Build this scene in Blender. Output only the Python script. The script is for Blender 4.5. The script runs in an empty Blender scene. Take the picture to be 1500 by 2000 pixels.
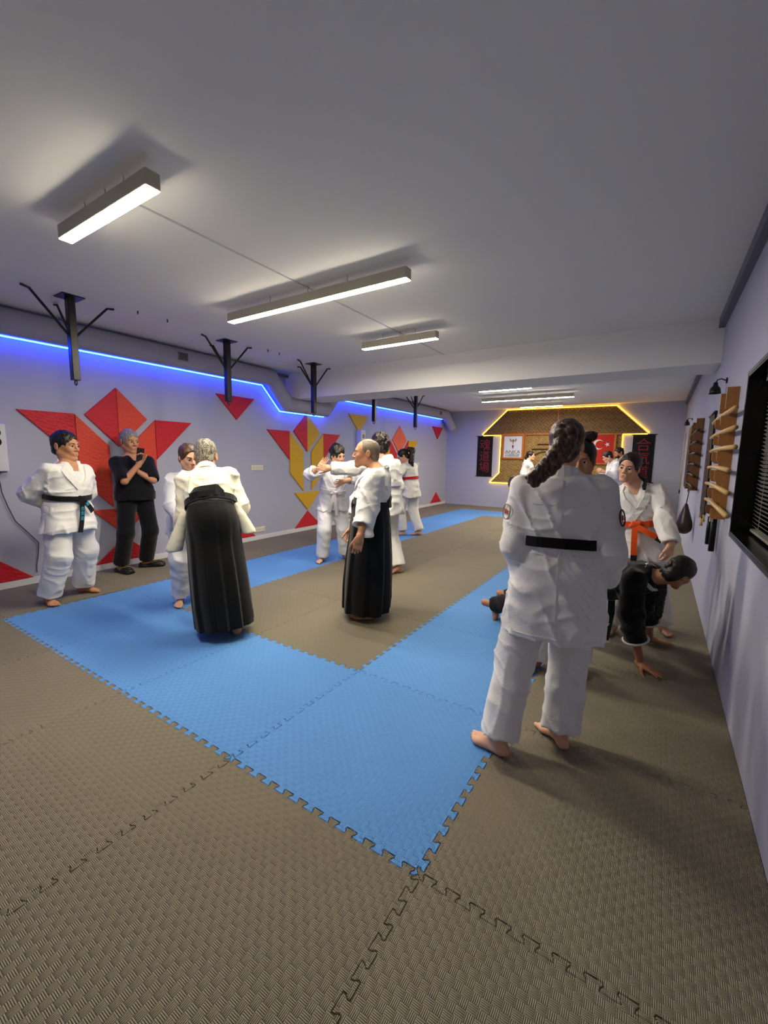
import bpy, bmesh, math, random
import numpy as np
from mathutils import Vector, Matrix

random.seed(7)
SC = bpy.context.scene
COL = SC.collection

# ------------------------------------------------------------------ camera
FPX, PITCH, YAW, ROLL = 826.4, 0.129366, 0.573848, 0.0143046
CAM = np.array([0.57877, -1.14273, 1.41185])
_F = np.array([-math.sin(YAW) * math.cos(PITCH), math.cos(YAW) * math.cos(PITCH), -math.sin(PITCH)])
_R0 = np.array([math.cos(YAW), math.sin(YAW), 0.0])
_U0 = np.cross(_R0, _F)
_R = _R0 * math.cos(ROLL) + _U0 * math.sin(ROLL)
_U = -_R0 * math.sin(ROLL) + _U0 * math.cos(ROLL)
cd = bpy.data.cameras.new('camera')
cam = bpy.data.objects.new('camera', cd)
COL.objects.link(cam)
cd.sensor_fit = 'VERTICAL'
cd.sensor_height = 36.0
cd.lens = FPX * 36.0 / 2000.0
cd.clip_start = 0.02
cam.matrix_world = Matrix((( _R[0], _U[0], -_F[0], CAM[0]), (_R[1], _U[1], -_F[1], CAM[1]), (_R[2], _U[2], -_F[2], CAM[2]), (0, 0, 0, 1)))
SC.camera = cam

# ------------------------------------------------------------------ world and exposure
w = bpy.data.worlds.new('world')
SC.world = w
w.use_nodes = True
w.node_tree.nodes['Background'].inputs[0].default_value = (0.5, 0.55, 0.7, 1)
w.node_tree.nodes['Background'].inputs[1].default_value = 0.02
SC.view_settings.view_transform = 'Standard'
SC.view_settings.look = 'None'
SC.view_settings.exposure = 0.55
SC.view_settings.gamma = 1.0
SC.view_settings.use_curve_mapping = False
try:
    SC.cycles.use_denoising = True
    SC.cycles.max_bounces = 8
    SC.cycles.diffuse_bounces = 5
    SC.cycles.sample_clamp_indirect = 6.0
except Exception:
    pass

LAMP_POWER = 140.0       # emission strength of the ceiling lamp diffusers
BLUE_POWER = 38.0
AMBER_POWER = 9.0


def ray(u, v):
    d = _F * FPX + _R * (u - 750) - _U * (v - 1000)
    return d / FPX


def at(u, v, dep):
    """world point seen at photo pixel (u, v) at view depth dep"""
    return CAM + ray(u, v) * dep


def floor_at(u, v, z=0.0):
    d = ray(u, v)
    return CAM + d * ((z - CAM[2]) / d[2])


# ------------------------------------------------------------------ materials
MATS = {}


def srgb(h):
    h = h.lstrip('#')
    c = [int(h[i:i + 2], 16) / 255 for i in (0, 2, 4)]
    return tuple(x / 12.92 if x <= .04045 else ((x + .055) / 1.055) ** 2.4 for x in c)


class NT:
    def __init__(s, m):
        s.t = m.node_tree
        s.n = s.t.nodes
        s.l = s.t.links

    def new(s, typ, **kw):
        n = s.n.new(typ)
        for k, v in kw.items():
            setattr(n, k, v)
        return n

    def link(s, a, b):
        s.l.new(a, b)

    def math(s, op, a, b=None, c=None):
        n = s.n.new('ShaderNodeMath')
        n.operation = op
        for i, x in enumerate((a, b, c)):
            if x is None:
                continue
            if isinstance(x, (int, float)):
                n.inputs[i].default_value = x
            else:
                s.l.new(x, n.inputs[i])
        return n.outputs[0]


def mat(name, col, rough=0.7, spec=0.3, metal=0.0, bump=None, bscale=200.0, bdist=0.001, bstr=0.5, var=0.0, vscale=6.0,
        emit=None, estr=0.0, stretch=(1, 1, 1), sheen=0.0, alpha=None):
    if name in MATS:
        return MATS[name]
    if isinstance(col, str):
        col = srgb(col)
    m = bpy.data.materials.new(name)
    m.use_nodes = True
    t = NT(m)
    b = t.n['Principled BSDF']
    b.inputs['Base Color'].default_value = (*col, 1)
    b.inputs['Roughness'].default_value = rough
    b.inputs['Specular IOR Level'].default_value = spec
    b.inputs['Metallic'].default_value = metal
    if sheen:
        b.inputs['Sheen Weight'].default_value = sheen
    if emit is not None:
        b.inputs['Emission Color'].default_value = (*emit, 1)
        b.inputs['Emission Strength'].default_value = estr
    tc = t.new('ShaderNodeTexCoord')
    mp = t.new('ShaderNodeMapping')
    mp.inputs['Scale'].default_value = stretch
    t.link(tc.outputs['Object'], mp.inputs['Vector'])
    if var:
        nz = t.new('ShaderNodeTexNoise')
        nz.inputs['Scale'].default_value = vscale
        nz.inputs['Detail'].default_value = 5
        t.link(mp.outputs[0], nz.inputs['Vector'])
        mx = t.new('ShaderNodeMix', data_type='RGBA')
        mx.inputs['A'].default_value = (*[c * (1 - var) for c in col], 1)
        mx.inputs['B'].default_value = (*[min(1, c * (1 + var)) for c in col], 1)
        t.link(nz.outputs['Fac'], mx.inputs['Factor'])
        t.link(mx.outputs['Result'], b.inputs['Base Color'])
    if bump:
        if bump == 'noise':
            nz = t.new('ShaderNodeTexNoise')
            nz.inputs['Scale'].default_value = bscale
            nz.inputs['Detail'].default_value = 4
            out = nz.outputs['Fac']
        else:
            nz = t.new('ShaderNodeTexVoronoi')
            nz.inputs['Scale'].default_value = bscale
            out = nz.outputs['Distance']
        t.link(mp.outputs[0], nz.inputs['Vector'])
        bp = t.new('ShaderNodeBump')
        bp.inputs['Distance'].default_value = bdist
        bp.inputs['Strength'].default_value = bstr
        t.link(out, bp.inputs['Height'])
        t.link(bp.outputs[0], b.inputs['Normal'])
    MATS[name] = m
    return m


def weave_mat(name, col, var):
    """EVA puzzle mat: basket weave of ribbed cells, 40 cells to the metre"""
    m = mat(name, col, rough=0.62, spec=0.25)
    t = NT(m)
    b = t.n['Principled BSDF']
    tc = t.new('ShaderNodeTexCoord')
    sp = t.new('ShaderNodeSeparateXYZ')
    t.link(tc.outputs['Object'], sp.inputs[0])
    U = t.math('MULTIPLY', t.math('ADD', sp.outputs[0], 10.0), 40.0)
    V = t.math('MULTIPLY', t.math('ADD', sp.outputs[1], 10.0), 40.0)
    chk = t.math('MODULO', t.math('ADD', t.math('FLOOR', U), t.math('FLOOR', V)), 2.0)
    fu = t.math('FRACT', U)
    fv = t.math('FRACT', V)
    ru = t.math('SINE', t.math('MULTIPLY', fu, 2 * math.pi * 5))
    rv = t.math('SINE', t.math('MULTIPLY', fv, 2 * math.pi * 5))
    mixr = t.new('ShaderNodeMix', data_type='FLOAT')
    t.link(chk, mixr.inputs['Factor'])
    t.link(ru, mixr.inputs['A'])
    t.link(rv, mixr.inputs['B'])
    ribs = t.math('MULTIPLY', mixr.outputs['Result'], 0.42)
    du = t.math('SINE', t.math('MULTIPLY', fu, math.pi))
    dv = t.math('SINE', t.math('MULTIPLY', fv, math.pi))
    mixd = t.new('ShaderNodeMix', data_type='FLOAT')
    t.link(chk, mixd.inputs['Factor'])
    t.link(dv, mixd.inputs['A'])
    t.link(du, mixd.inputs['B'])
    h = t.math('ADD', ribs, t.math('MULTIPLY', t.math('POWER', mixd.outputs['Result'], 0.35), 0.9))
    bp = t.new('ShaderNodeBump')
    bp.inputs['Distance'].default_value = 0.0046
    bp.inputs['Strength'].default_value = 1.0
    t.link(h, bp.inputs['Height'])
    t.link(bp.outputs[0], b.inputs['Normal'])
    nz = t.new('ShaderNodeTexNoise')
    nz.inputs['Scale'].default_value = 1.7
    nz.inputs['Detail'].default_value = 6
    gm = t.new('ShaderNodeNewGeometry')
    t.link(gm.outputs['Position'], nz.inputs['Vector'])
    mx = t.new('ShaderNodeMix', data_type='RGBA')
    c = srgb(col)
    mx.inputs['A'].default_value = (*[x * (1 - var) for x in c], 1)
    mx.inputs['B'].default_value = (*[min(1, x * (1 + var)) for x in c], 1)
    oi = t.new('ShaderNodeObjectInfo')
    fac = t.math('ADD', t.math('MULTIPLY', nz.outputs['Fac'], .7), t.math('MULTIPLY', oi.outputs['Random'], .45))
    t.link(fac, mx.inputs['Factor'])
    t.link(mx.outputs['Result'], b.inputs['Base Color'])
    return m


def bamboo_mat(name, c1, c2, scale):
    """woven bamboo matting in a diagonal herringbone"""
    m = mat(name, c1, rough=0.6, spec=0.3)
    t = NT(m)
    b = t.n['Principled BSDF']
    tc = t.new('ShaderNodeTexCoord')
    sp = t.new('ShaderNodeSeparateXYZ')
    t.link(tc.outputs['Object'], sp.inputs[0])
    X = t.math('ADD', sp.outputs[0], 20.0)
    Z = t.math('ADD', sp.outputs[2], 20.0)
    a = t.math('ADD', X, Z)
    d = t.math('SUBTRACT', X, Z)
    ca = t.math('FLOOR', t.math('MULTIPLY', a, scale * 0.25))
    cb = t.math('FLOOR', t.math('MULTIPLY', d, scale * 0.25))
    chk = t.math('MODULO', t.math('ABSOLUTE', t.math('ADD', ca, cb)), 2.0)
    s1 = t.math('SINE', t.math('MULTIPLY', a, scale * math.pi))
    s2 = t.math('SINE', t.math('MULTIPLY', d, scale * math.pi))
    mr = t.new('ShaderNodeMix', data_type='FLOAT')
    t.link(chk, mr.inputs['Factor'])
    t.link(s1, mr.inputs['A'])
    t.link(s2, mr.inputs['B'])
    f1 = t.new('ShaderNodeTexNoise')
    f1.inputs['Scale'].default_value = 14
    f1.inputs['Detail'].default_value = 6
    t.link(tc.outputs['Object'], f1.inputs['Vector'])
    fac = t.math('ADD', t.math('MULTIPLY', mr.outputs['Result'], 0.22), f1.outputs['Fac'])
    mx = t.new('ShaderNodeMix', data_type='RGBA')
    mx.inputs['A'].default_value = (*srgb(c2), 1)
    mx.inputs['B'].default_value = (*srgb(c1), 1)
    t.link(fac, mx.inputs['Factor'])
    t.link(mx.outputs['Result'], b.inputs['Base Color'])
    bp = t.new('ShaderNodeBump')
    bp.inputs['Distance'].default_value = 0.004
    bp.inputs['Strength'].default_value = 0.8
    t.link(mr.outputs['Result'], bp.inputs['Height'])
    t.link(bp.outputs[0], b.inputs['Normal'])
    return m


def tile_mat(name, col):
    """foam wall tile with an embossed pattern of small rounded pads"""
    m = mat(name, col, rough=0.55, spec=0.3)
    t = NT(m)
    b = t.n['Principled BSDF']
    tc = t.new('ShaderNodeTexCoord')
    mp = t.new('ShaderNodeMapping')
    mp.inputs['Scale'].default_value = (1, 22, 30)
    mp.inputs['Rotation'].default_value = (0.5, 0, 0)
    t.link(tc.outputs['Object'], mp.inputs['Vector'])
    vo = t.new('ShaderNodeTexVoronoi')
    vo.inputs['Scale'].default_value = 1.0
    vo.inputs['Randomness'].default_value = 0.45
    t.link(mp.outputs[0], vo.inputs['Vector'])
    bp = t.new('ShaderNodeBump')
    bp.inputs['Distance'].default_value = 0.012
    bp.inputs['Strength'].default_value = 0.55
    bp.invert = True
    t.link(vo.outputs['Distance'], bp.inputs['Height'])
    t.link(bp.outputs[0], b.inputs['Normal'])
    return m


def hair_mat(name, c1, c2, sc=(1, 1, 1), scale=90):
    m = mat(name, c1, rough=0.42, spec=0.4)
    t = NT(m)
    b = t.n['Principled BSDF']
    tc = t.new('ShaderNodeTexCoord')
    mp = t.new('ShaderNodeMapping')
    mp.inputs['Scale'].default_value = sc
    t.link(tc.outputs['Object'], mp.inputs['Vector'])
    nz = t.new('ShaderNodeTexNoise')
    nz.inputs['Scale'].default_value = scale
    nz.inputs['Detail'].default_value = 4
    t.link(mp.outputs[0], nz.inputs['Vector'])
    rp = t.new('ShaderNodeValToRGB')
    rp.color_ramp.elements[0].position = 0.38
    rp.color_ramp.elements[0].color = (*srgb(c1), 1)
    rp.color_ramp.elements[1].position = 0.64
    rp.color_ramp.elements[1].color = (*srgb(c2), 1)
    t.link(nz.outputs['Fac'], rp.inputs[0])
    t.link(rp.outputs[0], b.inputs['Base Color'])
    bp = t.new('ShaderNodeBump')
    bp.inputs['Distance'].default_value = 0.006
    bp.inputs['Strength'].default_value = 0.7
    t.link(nz.outputs['Fac'], bp.inputs['Height'])
    t.link(bp.outputs[0], b.inputs['Normal'])
    return m


def cloth_mat(name, col, rough=0.85, weave=420, wr=0.006, var=0.04):
    """cotton: fine weave plus soft wrinkles"""
    m = mat(name, col, rough=rough, spec=0.15, sheen=0.15)
    t = NT(m)
    b = t.n['Principled BSDF']
    tc = t.new('ShaderNodeTexCoord')
    mp = t.new('ShaderNodeMapping')
    mp.inputs['Scale'].default_value = (1, 1, 1.9)
    t.link(tc.outputs['Object'], mp.inputs['Vector'])
    n1 = t.new('ShaderNodeTexNoise')
    n1.inputs['Scale'].default_value = 7
    n1.inputs['Detail'].default_value = 3
    n1.inputs['Distortion'].default_value = 1.2
    t.link(mp.outputs[0], n1.inputs['Vector'])
    ridge = t.math('SUBTRACT', 1.0, t.math('ABSOLUTE', t.math('SUBTRACT', t.math('MULTIPLY', n1.outputs['Fac'], 2.0), 1.0)))
    ridge = t.math('POWER', ridge, 3.0)
    n2 = t.new('ShaderNodeTexNoise')
    n2.inputs['Scale'].default_value = weave
    n2.inputs['Detail'].default_value = 1
    t.link(tc.outputs['Object'], n2.inputs['Vector'])
    b1 = t.new('ShaderNodeBump')
    b1.inputs['Distance'].default_value = wr
    b1.inputs['Strength'].default_value = 0.2
    t.link(ridge, b1.inputs['Height'])
    b2 = t.new('ShaderNodeBump')
    b2.inputs['Distance'].default_value = 0.0008
    b2.inputs['Strength'].default_value = 0.5
    t.link(n2.outputs['Fac'], b2.inputs['Height'])
    t.link(b1.outputs[0], b2.inputs['Normal'])
    t.link(b2.outputs[0], b.inputs['Normal'])
    return m


# ------------------------------------------------------------------ object helpers
def setp(o, label=None, cat=None, group=None, kind=None):
    if label:
        o['label'] = label
    if cat:
        o['category'] = cat
    if group:
        o['group'] = group
    if kind:
        o['kind'] = kind
    return o


def mesh_obj(name, verts, faces, m, parent=None, smooth=False, loc=None):
    me = bpy.data.meshes.new(name)
    me.from_pydata([tuple(map(float, v)) for v in verts], [], [tuple(map(int, f)) for f in faces])
    me.update()
    if smooth:
        me.polygons.foreach_set('use_smooth', [True] * len(me.polygons))
    me.materials.append(m)
    o = bpy.data.objects.new(name, me)
    COL.objects.link(o)
    if parent is not None:
        o.parent = parent
    if loc is not None:
        o.location = loc
    return o


def empty(name, loc, label=None, cat=None, group=None):
    o = bpy.data.objects.new(name, None)
    COL.objects.link(o)
    o.location = tuple(map(float, loc))
    o.empty_display_size = 0.1
    return setp(o, label, cat, group)


class MB:
    """collects verts and faces of one mesh"""

    def __init__(s):
        s.v, s.f = [], []

    def add(s, vs, fs):
        k = len(s.v)
        s.v += [tuple(map(float, v)) for v in vs]
        s.f += [tuple(i + k for i in f) for f in fs]
        return s

    def box(s, x0, x1, y0, y1, z0, z1):
        v = [(x, y, z) for z in (z0, z1) for y in (y0, y1) for x in (x0, x1)]
        return s.add(v, [(0, 2, 3, 1), (4, 5, 7, 6), (0, 1, 5, 4), (2, 6, 7, 3), (0, 4, 6, 2), (1, 3, 7, 5)])

    def obox(s, c, hx, hy, hz, R=None):
        R = np.eye(3) if R is None else np.asarray(R)
        v = [np.asarray(c) + R @ np.array((sx * hx, sy * hy, sz * hz)) for sz in (-1, 1) for sy in (-1, 1) for sx in (-1, 1)]
        return s.add(v, [(0, 2, 3, 1), (4, 5, 7, 6), (0, 1, 5, 4), (2, 6, 7, 3), (0, 4, 6, 2), (1, 3, 7, 5)])

    def tube(s, pts, r, n=10, caps=True):
        pts = [np.asarray(p, float) for p in pts]
        rs = r if isinstance(r, (list, tuple, np.ndarray)) else [r] * len(pts)
        vs, fs = [], []
        up = None
        for i, p in enumerate(pts):
            a = pts[min(i + 1, len(pts) - 1)] - pts[max(i - 1, 0)]
            a = a / (np.linalg.norm(a) + 1e-9)
            if up is None:
                up = np.array((0, 0, 1.0)) if abs(a[2]) < .9 else np.array((1.0, 0, 0))
            x = np.cross(a, up)
            x /= np.linalg.norm(x) + 1e-9
            y = np.cross(x, a)
            up = y
            for j in range(n):
                t = 2 * math.pi * j / n
                vs.append(p + rs[i] * (math.cos(t) * x + math.sin(t) * y))
        for i in range(len(pts) - 1):
            for j in range(n):
                k = (j + 1) % n
                fs.append((i * n + j, i * n + k, (i + 1) * n + k, (i + 1) * n + j))
        if caps:
            fs.append(tuple(range(n - 1, -1, -1)))
            fs.append(tuple((len(pts) - 1) * n + j for j in range(n)))
        return s.add(vs, fs)

    def prism(s, poly, axis, a0, a1):
        """polygon in the two other axes, extruded along axis from a0 to a1"""
        n = len(poly)

        def p3(q, a):
            if axis == 0:
                return (a, q[0], q[1])
            if axis == 1:
                return (q[0], a, q[1])
            return (q[0], q[1], a)
        v = [p3(q, a0) for q in poly] + [p3(q, a1) for q in poly]
        f = [tuple(range(n)), tuple(range(2 * n - 1, n - 1, -1))]
        for i in range(n):
            j = (i + 1) % n
            f.append((j, i, n + i, n + j))
        return s.add(v, f)

    def lathe(s, prof, c, n=20, axis=2):
        vs, fs = [], []
        for (r, h) in prof:
            for j in range(n):
                t = 2 * math.pi * j / n
                q = [r * math.cos(t), r * math.sin(t)]
                if axis == 2:
                    vs.append((c[0] + q[0], c[1] + q[1], c[2] + h))
                elif axis == 0:
                    vs.append((c[0] + h, c[1] + q[0], c[2] + q[1]))
                else:
                    vs.append((c[0] + q[0], c[1] + h, c[2] + q[1]))
        for i in range(len(prof) - 1):
            for j in range(n):
                k = (j + 1) % n
                fs.append((i * n + j, i * n + k, (i + 1) * n + k, (i + 1) * n + j))
        fs.append(tuple(range(n - 1, -1, -1)))
        fs.append(tuple((len(prof) - 1) * n + j for j in range(n)))
        return s.add(vs, fs)

    def build(s, name, m, parent=None, smooth=False, fix=True, bevel=0.0, auto=False):
        o = mesh_obj(name, s.v, s.f, m, parent, smooth)
        if fix:
            bm = bmesh.new()
            bm.from_mesh(o.data)
            bmesh.ops.recalc_face_normals(bm, faces=bm.faces)
            if bevel:
                bmesh.ops.bevel(bm, geom=[e for e in bm.edges if len(e.link_faces) == 2 and e.calc_face_angle(0) > 0.5],
                                offset=bevel, segments=1, affect='EDGES', profile=0.5)
            bm.to_mesh(o.data)
            bm.free()
        if auto:
            o.data.shade_smooth() if hasattr(o.data, 'shade_smooth') else None
            try:
                o.data.set_sharp_from_angle(angle=0.6)
            except Exception:
                pass
        return o


def local(parent, *pts):
    L = np.array(parent.location)
    return [np.asarray(p, float) - L for p in pts]


def text_mesh(txt, size, depth=0.001):
    cu = bpy.data.curves.new('lettering', 'FONT')
    cu.body = txt
    cu.size = size
    cu.align_x = 'CENTER'
    cu.align_y = 'CENTER'
    cu.extrude = depth
    cu.resolution_u = 3
    o = bpy.data.objects.new('lettering', cu)
    COL.objects.link(o)
    dg = bpy.context.evaluated_depsgraph_get()
    dg.update()
    me = bpy.data.meshes.new_from_object(o.evaluated_get(dg))
    bpy.data.objects.remove(o)
    return me


def text_obj(name, txt, size, m, parent, loc, R, depth=0.001, sx=1.0):
    """flat lettering; R maps text x, y, normal to the world"""
    me = text_mesh(txt, size, depth)
    M = Matrix([[R[i][0] * sx, R[i][1], R[i][2], loc[i]] for i in range(3)] + [[0, 0, 0, 1]])
    me.transform(M)
    me.materials.clear()
    me.materials.append(m)
    o = bpy.data.objects.new(name, me)
    COL.objects.link(o)
    o.parent = parent
    return o


def copy_tree(o, parent=None):
    c = o.copy()
    COL.objects.link(c)
    c.parent = parent
    for ch in list(o.children):
        copy_tree(ch, c)
    return c

def wloc(o):
    L = np.zeros(3)
    while o is not None:
        L = L + np.array(o.location)
        o = o.parent
    return L


def wb(mb, name, m, parent=None, **kw):
    """build a mesh collected in world coordinates under its parent"""
    if parent is not None:
        L = wloc(parent)
        mb.v = [tuple(np.asarray(v) - L) for v in mb.v]
    return mb.build(name, m, parent, **kw)


XL, XR, YF, YB, ZC = -5.0, 1.0, -3.0, 11.0, 2.80

M_wall = mat('wall_paint', '#abadbe', rough=0.9, spec=0.1, bump='noise', bscale=140, bdist=0.001, bstr=0.35, var=0.03, vscale=2)
M_ceil = mat('ceiling_paint', '#e6e4df', rough=0.95, spec=0.1, bump='noise', bscale=160, bdist=0.001, bstr=0.3)
M_trim = mat('trim_paint', '#b9b9c6', rough=0.6)
M_darktrim = mat('crown_trim_paint', '#73737f', rough=0.8)
M_base = mat('baseboard_paint', '#d6d5d8', rough=0.5)
M_blue = weave_mat('blue_foam', '#6cabf2', 0.10)
M_grey = weave_mat('grey_foam', '#8f8671', 0.14)
M_black = mat('black_paint', '#0c0c0e', rough=0.4, spec=0.4)
M_steel = mat('black_steel', '#17171a', rough=0.35, spec=0.5, metal=0.3)

# ------------------------------------------------------------------ room shell
floor = setp(MB().box(XL - .2, XR + .2, YF - .2, YB + .2, -0.12, -0.0205).build('floor', mat('screed', '#2b2a28', rough=.9)), kind='structure')
setp(MB().box(XL - .2, XR + .2, YF - .2, YB + .2, ZC, ZC + .12).build('ceiling', M_ceil), kind='structure')
setp(MB().box(XL - .15, XL, YF - .15, YB + .15, -.02, ZC).build('wall_left', M_wall), kind='structure')
setp(MB().box(XL, XR, YB, YB + .15, -.02, ZC).build('wall_back', M_wall), kind='structure')
setp(MB().box(XL, XR, YF - .15, YF, -.02, ZC).build('wall_front', M_wall), kind='structure')
WY0, WY1, WZ0, WZ1 = 0.55, 2.24, 0.97, 1.93
mb = MB()
mb.box(XR, XR + .3, YF - .15, WY0, -.02, ZC)
mb.box(XR, XR + .3, WY1, YB + .15, -.02, ZC)
mb.box(XR, XR + .3, WY0, WY1, -.02, WZ0)
mb.box(XR, XR + .3, WY0, WY1, WZ1, ZC)
setp(mb.build('wall_right', M_wall), kind='structure')
# ceiling beam across the room
setp(MB().box(XL, XR, 4.28, 4.92, 2.38, ZC).build('trim_1', M_ceil), kind='structure')
# crown trims where the right wall meets the ceiling, either side of the beam
setp(MB().box(XR - .05, XR, YF, 4.28, ZC - .09, ZC).build('trim_2', M_darktrim), kind='structure')
setp(MB().box(XR - .05, XR, 4.92, YB, ZC - .09, ZC).build('trim_3', M_darktrim), kind='structure')
# baseboards
mb = MB()
mb.box(XL, XL + .014, YF, YB, 0.0, .075)
setp(mb.build('baseboard_left', M_base, bevel=.003), kind='structure')
setp(MB().box(XL + .014, XR, YB - .012, YB, 0.0, .05).build('baseboard_back', M_wall), kind='structure')


# ------------------------------------------------------------------ puzzle mats
def edge_curve(n=12, d=0.0135):
    p = 1.0 / n
    pts = []
    for i in range(n):
        o = i * p
        c = o + .5 * p
        a = 0.014 if i == 0 else o
        if i == 0:
            pts.append((0.016, -d))
        for (s, e) in ((c - .19 * p, -d), (c - .21 * p, -.3 * d), (c - .30 * p, .5 * d), (c - .27 * p, d), (c + .27 * p, d), (c + .30 * p, .5 * d), (c + .21 * p, -.3 * d), (c + .19 * p, -d)):
            pts.append((s, e))
    pts.append((1 - .016, -d))
    return pts


def poly_offset(P, g):
    P = np.array(P)
    n = len(P)
    a = np.roll(P, 1, 0)
    b = np.roll(P, -1, 0)
    e1 = P - a
    e2 = b - P
    n1 = np.stack([e1[:, 1], -e1[:, 0]], 1)
    n2 = np.stack([e2[:, 1], -e2[:, 0]], 1)
    n1 /= np.linalg.norm(n1, axis=1)[:, None] + 1e-12
    n2 /= np.linalg.norm(n2, axis=1)[:, None] + 1e-12
    m = n1 + n2
    m /= np.maximum(np.linalg.norm(m, axis=1)[:, None], .3)
    return P - m * g


def mat_mesh(sl, sr, sf, sb):
    """one metre-square mat; s* says which edges are straight (against a wall)"""
    C = edge_curve()
    P = [(0, 0)]
    if not sf:
        P += [(s, e) for s, e in C]
    P.append((1, 0))
    if not sr:
        P += [(1 + e, s) for s, e in C]
    P.append((1, 1))
    if not sb:
        P += [(s, 1 + e) for s, e in reversed(C)]
    P.append((0, 1))
    if not sl:
        P += [(e, s) for s, e in reversed(C)]
    A = poly_offset(P, 0.0012)
    B = poly_offset(P, 0.0030)
    n = len(P)
    v = [(x, y, -.02) for x, y in A] + [(x, y, -.0022) for x, y in A] + [(x, y, 0) for x, y in B]
    f = [tuple(range(2 * n, 3 * n))]
    for k in (0, 1):
        for i in range(n):
            j = (i + 1) % n
            f.append((k * n + i, k * n + j, (k + 1) * n + j, (k + 1) * n + i))
    me = bpy.data.meshes.new('puzzle_mat')
    me.from_pydata(v, [], f)
    me.update()
    return me


mesh_cache = {}
for iy in range(int(YF), int(YB)):
    for ix in range(int(XL), int(XR)):
        ring = -4 <= ix <= -1 and 0 <= iy <= 9 and (ix in (-4, -1) or iy in (0, 9))
        key = (ix == -5, ix == 0, iy == int(YF), iy == 10, ring)
        if key not in mesh_cache:
            me = mat_mesh(*key[:4])
            me.materials.append(M_blue if ring else M_grey)
            mesh_cache[key] = me
        o = bpy.data.objects.new('puzzle_mat', mesh_cache[key])
        COL.objects.link(o)
        o.parent = floor
        o.location = (ix, iy, 0)

# ------------------------------------------------------------------ window with black reveal and blind
win = setp(empty('window_1', (XR + .1, (WY0 + WY1) / 2, WZ0)), kind='structure')
M_glass = mat('night_glass', '#0a0c10', rough=.08, spec=.6)
mb = MB()
t = .012
mb.box(XR - .02, XR + .28, WY1 - t, WY1, WZ0, WZ1)
mb.box(XR - .02, XR + .28, WY0, WY0 + t, WZ0, WZ1)
mb.box(XR - .02, XR + .28, WY0 + t, WY1 - t, WZ0, WZ0 + t)
mb.box(XR - .02, XR + .28, WY0 + t, WY1 - t, WZ1 - t, WZ1)
wb(mb, 'window_reveal', mat('gloss_black', '#0b0b0c', rough=.22, spec=.5), win)
mb = MB()
e = .02
for (y0, y1, z0, z1) in ((WY0 - e, WY1 + e, WZ0 - e, WZ0), (WY0 - e, WY1 + e, WZ1, WZ1 + e), (WY0 - e, WY0, WZ0, WZ1), (WY1, WY1 + e * .4, WZ0, WZ1)):
    mb.box(XR - .022, XR, y0, y1, z0, z1)
wb(mb, 'window_frame', mat('slate_trim', '#3c404a', rough=.5), win)
wb(MB().box(XR + .285, XR + .295, WY0 + t, WY1 - t, WZ0 + t, WZ1 - t), 'pane', M_glass, win)
M_slat = mat('blind_slat', '#8c897e', rough=.5)
blind = empty('venetian_blind', (XR + .08, 1.4, WZ0 + .03), 'grey slatted venetian blind hanging inside the black window reveal', 'blind')
wb(MB().box(XR + .055, XR + .105, WY0 + .04, WY1 - .06, WZ1 - .05, WZ1 - .014), 'head_rail', M_slat, blind)
wb(MB().box(XR + .065, XR + .095, WY0 + .04, WY1 - .06, WZ0 + .03, WZ0 + .045), 'bottom_rail', M_slat, blind)
nsl = 38
first = None
for i in range(nsl):
    z = WZ0 + .06 + i * (WZ1 - .07 - WZ0 - .06) / (nsl - 1)
    if first is None:
        c, s_ = math.cos(.75), math.sin(.75)
        mb = MB()
        hw = .0125
        vs = []
        for y in (WY0 + .045, WY1 - .065):
            for k in (-1, 0, 1):
                vs.append((XR + .08 + k * hw * c, y, z - k * hw * s_ + (0.0015 if k == 0 else 0)))
            for k in (1, 0, -1):
                vs.append((XR + .08 + k * hw * c, y, z - k * hw * s_ + (0.0015 if k == 0 else 0) - .0012))
        mb.add(vs, [(i_, (i_ + 1) % 6, 6 + (i_ + 1) % 6, 6 + i_) for i_ in range(6)] + [(5, 4, 3, 2, 1, 0), tuple(range(6, 12))])
        first = wb(mb, 'slat', M_slat, blind)
        z0_ = z
    else:
        o = first.copy()
        COL.objects.link(o)
        o.location = (0, 0, z - z0_)
for y in (WY0 + .3, 1.4, WY1 - .3):
    wb(MB().box(XR + .064, XR + .0655, y - .002, y + .002, WZ0 + .04, WZ1 - .03), 'ladder_cord', mat('cord', '#9a988c'), blind)

# ------------------------------------------------------------------ ceiling lamps
M_case = mat('lamp_case', '#b3ad98', rough=.5, spec=.3)
M_hook = mat('hook_steel', '#7c7c7c', rough=.4, metal=.6)
M_diff = mat('lamp_diffuser', '#ffffff', emit=(1.0, .90, .71), estr=LAMP_POWER)


def ceiling_lamp(cx, cy, L, label):
    zb, zt, hw = 2.655, 2.735, .037
    o = empty('ceiling_lamp', (cx, cy, zb), label, 'lamp', 'linear ceiling lamps')
    wb(MB().box(cx - L / 2, cx + L / 2, cy - hw, cy + hw, zb + .004, zt), 'casing', M_case, o, bevel=.003)
    wb(MB().box(cx - L / 2 + .004, cx + L / 2 - .004, cy - hw + .004, cy + hw - .004, zb + .001, zb + .006), 'diffuser', M_diff, o)
    hs = (-L * .22, L * .22, 0.02)
    for i, dx in enumerate(hs):
        pts = [(cx + dx, cy, zt - .002), (cx + dx, cy, ZC - .03), (cx + dx + .008, cy, ZC - .018), (cx + dx, cy, ZC - .002)]
        wb(MB().tube(pts, .0022, 6), 'hanging_hook', M_hook, o)
    return o


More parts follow.
